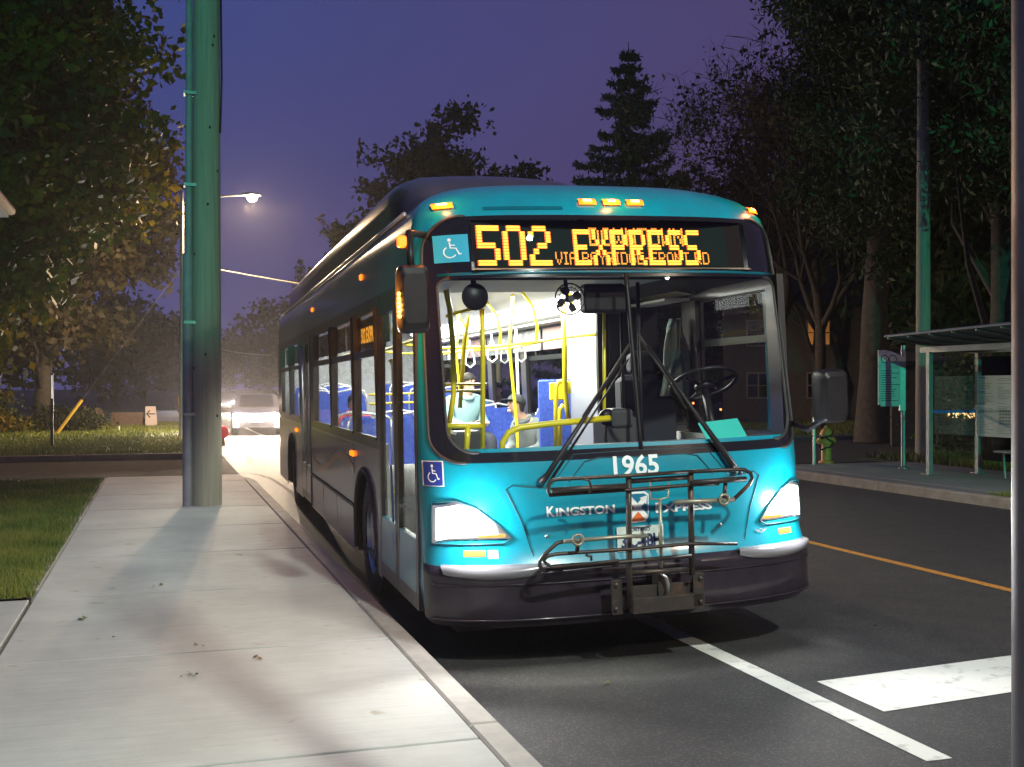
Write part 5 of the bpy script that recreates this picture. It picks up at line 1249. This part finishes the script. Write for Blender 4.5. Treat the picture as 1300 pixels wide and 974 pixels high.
a=atY(285,520,78); car((a.x,78,0),R(-3.2),'farther car with bright headlights partly behind the utility pole',('dark',(.03,.03,.04)),5000)
# ================================================================== RIGHT SIDE
TGL=MATS['clear_glass']
ANOD=mat('shelter_aluminium',(.30,.31,.32),.4,metal=.55,noise=((.22,.22,.23),6,.35,.7)); ROOFM=mat('shelter_roof_sheet',(.13,.13,.135),.5,noise=((.18,.18,.18),4,.35,.7))
p1=G(1180,603,.15); p2=G(1222,600,.15)
t=thing('bus_shelter','glass bus shelter with ribbed roof across the road','bus shelter',(p1.x,p1.y,.15))
L_=4.2; Wd=1.05
def post(x,y):
    m_=MB().box((x,y,1.09),(.085,.085,2.18),ch=.01); m_.box((x,y,.012),(.2,.2,.024),ch=.004); m_.build('post',ANOD,t,bevel=.006)
ry0,rx0=.45,-.60; ry1=-L_-.4
for x in(0,Wd):
    for y in(0,-1.4,-2.8,-4.2):
        if x==0 and y in(-1.4,-2.8): continue
        post(x,y)
bm_=MB(); bm_.box((0,-2.1,2.22),(.09,4.6,.10)); bm_.box((Wd,-2.1,2.22),(.09,4.6,.10)); bm_.box((Wd/2,0,2.22),(Wd-.1,.08,.09)); bm_.box((Wd/2,-4.2,2.22),(Wd-.1,.08,.09)); bm_.build('roof_beam',ANOD,t)
rm_=MB(); rm_.grid([[(x,y,z) for x,z in((-.75,2.46-.02*y),(-.1,2.37-.02*y),(.5,2.33-.02*y),(1.2,2.34-.02*y))] for y in lin(.22,-4.9,8)]); ro=rm_.build('roof',ROOFM,t,solid=.03)
rb_=MB()
for y in lin(.18,-4.8,9): rb_.tube([(-.74,y,2.43-.02*y),(-.1,y,2.335-.02*y),(.5,y,2.295-.02*y),(1.18,y,2.305-.02*y)],.022,6)
rb_.build('roof_rib',ANOD,ro)
MB().tube([(-.76,.23,2.455),(-.76,-4.92,2.56)],.024,6).build('roof_edge',ANOD,ro)
def pane(x0,y0,x1,y1,z0,z1):
    d=.004; nx,ny=(y1-y0),-(x1-x0); l=math.hypot(nx,ny); nx,ny=nx/l*d,ny/l*d
    MB().add([(x0+nx,y0+ny,z0),(x1+nx,y1+ny,z0),(x1+nx,y1+ny,z1),(x0+nx,y0+ny,z1),(x0-nx,y0-ny,z0),(x1-nx,y1-ny,z0),(x1-nx,y1-ny,z1),(x0-nx,y0-ny,z1)],[(0,1,2,3),(7,6,5,4),(0,4,5,1),(1,5,6,2),(2,6,7,3),(3,7,4,0)]).build('glass_panel',TGL,t)
pane(.05,0,Wd-.05,0,.25,2.1)
for a,b_ in((-.05,-1.35),(-1.45,-2.75),(-2.85,-4.15)): pane(Wd,a,Wd,b_,.25,2.1)
bl=MB().box((Wd/2,-.008,1.12),(Wd-.1,.004,.05)); bl.box((Wd-.008,-2.1,1.12),(.004,4.1,.035)); bl.build('blue_band',mat('band_blue',(.02,.12,.45),.5),t)
MB().box((Wd-.012,-.25,1.62),(.006,.26,.16)).build('stop_number_plate',mat('cyan_plate',(.05,.35,.55),.5),t)
# bench frame
bn=MB(); 
for y in(-1.0,-2.4): bn.tube([(.75,y,0),(.72,y,.42),(.95,y,.44),(.98,y,.75)],.018,8)
bn.box((.80,-1.7,.45),(.34,1.7,.04),ch=.01); bn.build('bench',ANOD,t,smooth='auto')
# timetable poster
ps=MB().box((Wd-.06,-.57,1.22),(.02,1.04,1.08)); po=ps.build('timetable_poster',mat('poster_paper',(.60,.54,.56),.6),t)
PI=mat('print_grey',(.22,.22,.25),.7); PBL=mat('print_blue',(.10,.20,.45),.7); r=random.Random(3); m_=MB(); m2_=MB()
for i in range(34):
    z=1.70-.029*i
    for (ya,yb) in((-.10,-.48),(-.56,-1.04)):
        if r.random()<.85:
            l=r.uniform(.25,.98); m_.add([(Wd-.0715,ya,z),(Wd-.0715,ya-(abs(yb-ya))*l,z),(Wd-.0715,ya-(abs(yb-ya))*l,z+.008),(Wd-.0715,ya,z+.008)],[(0,1,2,3)])
for z in(1.715,1.25,1.46): m2_.add([(Wd-.0725,-.08,z),(Wd-.0725,-.26,z),(Wd-.0725,-.26,z+.022),(Wd-.0725,-.08,z+.022)],[(0,1,2,3)])
for k in range(6):
    for j in range(5): y=-.60-.07*k; z=.90+.055*j; m_.add([(Wd-.0718,y,z),(Wd-.0718,y-.06,z),(Wd-.0718,y-.06,z+.035),(Wd-.0718,y,z+.035)],[(0,1,2,3)])
m_.build('timetable_print',PI,po); m2_.build('timetable_heading',PBL,po)
# information sign
p=G(1147,595,.15); dd=p.x*sT+p.y*cT; sc_=dd/F
t=thing('bus_stop_sign','bus stop information board with curved top on a thin post','bus stop sign',(p.x,p.y,.15),-TH+R(0))
MB().tube([(0,0,0),(0,0,2.35)],.045,14).lathe([(.10,0),(.10,.02),(.05,.05)],12).build('post',ANOD,t,smooth='auto')
zt=lambda y: (595-y)*sc_
x0,x1=-33*sc_,-4*sc_
SPN=mat('sign_panel',(.62,.58,.57),.5,noise=((.34,.33,.34),4,.35,.7))
pol=[(x0,zt(514)),(x1,zt(514)),(x1,zt(452)),(x0+(x1-x0)*.6,zt(446.5)),(x0+(x1-x0)*.25,zt(444.5)),(x0,zt(445))]
bd_=MB().prism(pol,-.05,-.02).build('sign_board',SPN,t)
MB().box(((x1+2*sc_),-.02,(zt(452)+zt(522))/2),(7*sc_,.07,zt(452)-zt(522)),ch=.01).build('sign_spine',ANOD,t)
m_=MB()
m_.box(((x0+x1)/2,-.056,zt(492)),((x1-x0)*.82,.008,zt(468)-zt(516)+.0)).build('timetable_case',mat('case_grey',(.5,.52,.52),.5),bd_)
m_=MB(); r=random.Random(8)
for i in range(14):
    z=zt(471+i*2.9); l=r.uniform(.4,.8)*(x1-x0); m_.box((x0+(x1-x0)*.12+l/2,-.062,z),(l,.003,.014))
for s_ in(0,1): 
    cx_=x0+(x1-x0)*(.28+.35*s_); m_.tube([(cx_+.07*math.cos(R(a)),-.052,zt(456)+.07*math.sin(R(a))) for a in range(0,360,24)],.008,5,closed=True)
m_.build('sign_print',mat('sign_print_dark',(.05,.07,.08),.6),bd_)
# right utility pole
p=G(1172,583,.15); t=thing('utility_pole','wooden utility pole behind the far end of the shelter','pole',(p.x,p.y,.13)); wobble(.165,.12,0,9.5,20,4,16).build('pole_shaft',WOOD,t,smooth=True)
# hydrant
p=G(1049,588,.15); dd=p.x*sT+p.y*cT; s_=dd/F*46/.78
t=thing('fire_hydrant','yellow fire hydrant wrapped with black chains beside the far side road','fire hydrant',(p.x,p.y,.15)); t.scale=(s_,)*3
HY=mat('hydrant_yellow',(.85,.30,.04),.5,noise=((.6,.2,.04),6,.35,.7))
MB().lathe([(.16,0),(.16,.04),(.11,.06),(.10,.40),(.13,.42),(.13,.46),(.11,.50),(.11,.60),(.135,.61),(.135,.64),(.11,.70),(.06,.755),(.03,.765),(.03,.80)],24).build('hydrant_body',HY,t,smooth='auto')
for sgn in(-1,1):
    MB().lathe([(.055,0),(.055,.07),(.065,.07),(.065,.10),(.03,.11),(.02,.14)],14,Matrix.Translation((sgn*.10,0,.48))@Matrix.Rotation(R(90)*sgn,4,'Y')).build('hose_cap',HY,t,smooth='auto')
m_=MB()
for z0_,tl in((.36,.10),(.50,-.12),(.60,.10)): m_.tube([(.145*math.cos(R(a)),.145*math.sin(R(a)),z0_+tl*math.cos(R(a))*.6+.012*math.sin(R(a*5))) for a in range(0,360,15)],.016,6,closed=True)
m_.build('chain',BLK,t,smooth=True)
p=G(1034,590,.15); o=MB().tube([(0,0,0),(0,0,1.15)],.03,10).build('bollard',STEEL); o.location=(p.x,p.y,.15); tag(o,'thin steel bollard just left of the yellow hydrant','bollard')
a=G(1119,552,.12); b_=atY(1139,516,a.y-.4); o=MB().tube([a,b_],.05,10).build('guy_guard',MATS['guy_yellow'],smooth='auto'); tag(o,'slanting yellow guy guard behind the bus stop sign','guy guard')
# dark house behind the trees on the right
p=atY(1050,492,47); t=thing('house','dark two storey house behind the pine trunks across the road','house',(p.x,p.y,0),R(-28))
HW=mat('dark_siding',(.07,.06,.055),.85,noise=((.10,.085,.075),4,.35,.7)); MB().box((0,3,2.9),(10,6,5.8)).build('wall',HW,t)
MB().add([(-5.3,-.4,5.75),(5.3,-.4,5.75),(5.3,6.4,5.75),(-5.3,6.4,5.75),(-5.3,3,8.4),(5.3,3,8.4)],[(0,1,5,4),(2,3,4,5),(0,4,3),(1,2,5)]).build('roof',mat('dark_shingles',(.03,.028,.03),.9),t)
for i,(x,z) in enumerate(((-3.3,1.8),(-.4,1.8),(-3.3,4.4),(-.4,4.4),(2.6,4.4))):
    f=MB()
    for a,b_,c,d in((x,z+.62,1.16,.08),(x,z-.62,1.16,.08),(x-.55,z,.08,1.3),(x+.55,z,.08,1.3),(x,z,.06,1.2),(x,z,1.06,.05)): f.box((a,-.03,b_),(c,.08,d))
    f=f.build('window',mat('window_trim',(.22,.20,.18),.7),t); MB().box((x,-.005,z),(1.02,.03,1.16)).build('pane',emis('lit_pane',(1,.42,.10),.16) if i==3 else BGL,f)
MB().box((2.6,-.03,1.05),(1.0,.08,2.1)).build('door',mat('door_brown',(.05,.03,.02),.6),t)
# added low building, its glowing strip stands in for a streak of light
p=atY(1240,492,25.5); t=thing('shed','added low dark shed whose glowing strip stands in for a light streak behind the shelter glass','shed',(p.x,p.y,0),R(-35))
MB().box((0,1.5,1.2),(4.5,3,2.4)).build('wall',HW,t); MB().add([(-2.5,-.3,2.4),(2.5,-.3,2.4),(2.5,3.3,2.9),(-2.5,3.3,2.9)],[(0,1,2,3)]).build('roof',MATS['dark_shingles'],t,solid=.1)
MB().box((-.2,-.02,.95),(1.1,.05,.22)).build('window',emis('warm_light_strip',(1,.62,.25),2.2),t)  # glowing strip in place of a passing streak of light
# ================================================================== NEAR SHELTER ROOF AT LEFT EDGE
t=thing('bus_shelter','corner of a near shelter roof at the left edge','bus shelter',(-.66,5.45,0))
sl=MB(); sl.add([(0,0,2.47),(-1.6,0,2.40),(-1.6,-3.6,2.40),(0,-3.6,2.47),(0,0,2.53),(-1.6,0,2.46),(-1.6,-3.6,2.46),(0,-3.6,2.53)],[(0,1,2,3),(7,6,5,4),(0,4,5,1),(1,5,6,2),(2,6,7,3),(3,7,4,0)])
ro=sl.build('roof',mat('pale_roof',(.45,.47,.46),.5),t); MB().tube([(0.01,0,2.50),(0.01,-3.6,2.50)],.02,8).tube([(0,0.01,2.50),(-1.6,.01,2.43)],.02,8).build('roof_edge',mat('brass_edge',(.5,.42,.28),.4,metal=.6),ro,smooth=True)
for x,y in((-.75,-.4),(-1.5,-.4),(-.75,-3.3),(-1.5,-3.3)): MB().box((x,y,1.28),(.08,.08,2.26)).build('post',ANOD,t)
MB().box((-1.5,-1.85,1.2),(.02,2.8,1.8)).build('glass_panel',TGL,t)
# ================================================================== SMALL DEBRIS
r=random.Random(17)
LF=mat('fallen_leaf_green',(.10,.14,.02),.7); LF2=mat('fallen_leaf_brown',(.14,.08,.03),.8)
spots=[(102,787,'green leaf cluster on the pavement near the bottom left corner'),(240,859,'small green sprig on the pavement below the middle joint'),(330,838,'curled grey green leaf near the middle of the pavement'),(203,745,'single yellow leaf on the pavement left of centre'),(143,749,'brown leaf scrap near the pavement edge'),(252,822,'thin leaf scrap on the lowest pavement slab'),(130,812,'brown stained leaf at the lower left'),(303,706,'brown leaf scrap near the utility pole'),(765,868,'yellow leaf on the dark road at the bottom'),(1110,796,'dark twig on the road at the right')]
for i,(px,py,lab) in enumerate(spots):
    z=.15 if px<600 else 0; p=G(px,py,z); mb=MB()
    for k in range(5 if i<2 else 2):
        a=r.uniform(0,6.28); s_=r.uniform(.02,.04); c=Vector((r.gauss(0,.025),r.gauss(0,.02),.004)); u=Vector((math.cos(a),math.sin(a),.25))*s_; v=Vector((-math.sin(a),math.cos(a),.1))*s_*.5
        mb.add([c,c+u*.5+v,c+u+Vector((0,0,.006)),c+u*.5-v],[(0,1,2,3)])
    o=mb.build('fallen_leaf',LF if i in(0,1,3,8) else LF2); o.location=(p.x,p.y,z+.002); tag(o,lab,'leaf')

# ================================================================== AIR
hz=bpy.data.materials.new('bloom_haze'); hz.use_nodes=True; nt=hz.node_tree; nt.nodes.clear(); o_=nt.nodes.new('ShaderNodeOutputMaterial'); pv=nt.nodes.new('ShaderNodeVolumePrincipled')  # haze volume added so the lamps bloom like lens glow
pv.inputs['Density'].default_value=.00045; pv.inputs['Color'].default_value=(.9,.88,.92,1); pv.inputs['Anisotropy'].default_value=.72; nt.links.new(pv.outputs[0],o_.inputs['Volume'])
h_=MB().box((20,130,14.0),(260,320,30.4)).build('haze',hz); struct(h_,'stuff'); tag(h_,'thin haze added to make the lamps and headlights glow','haze')
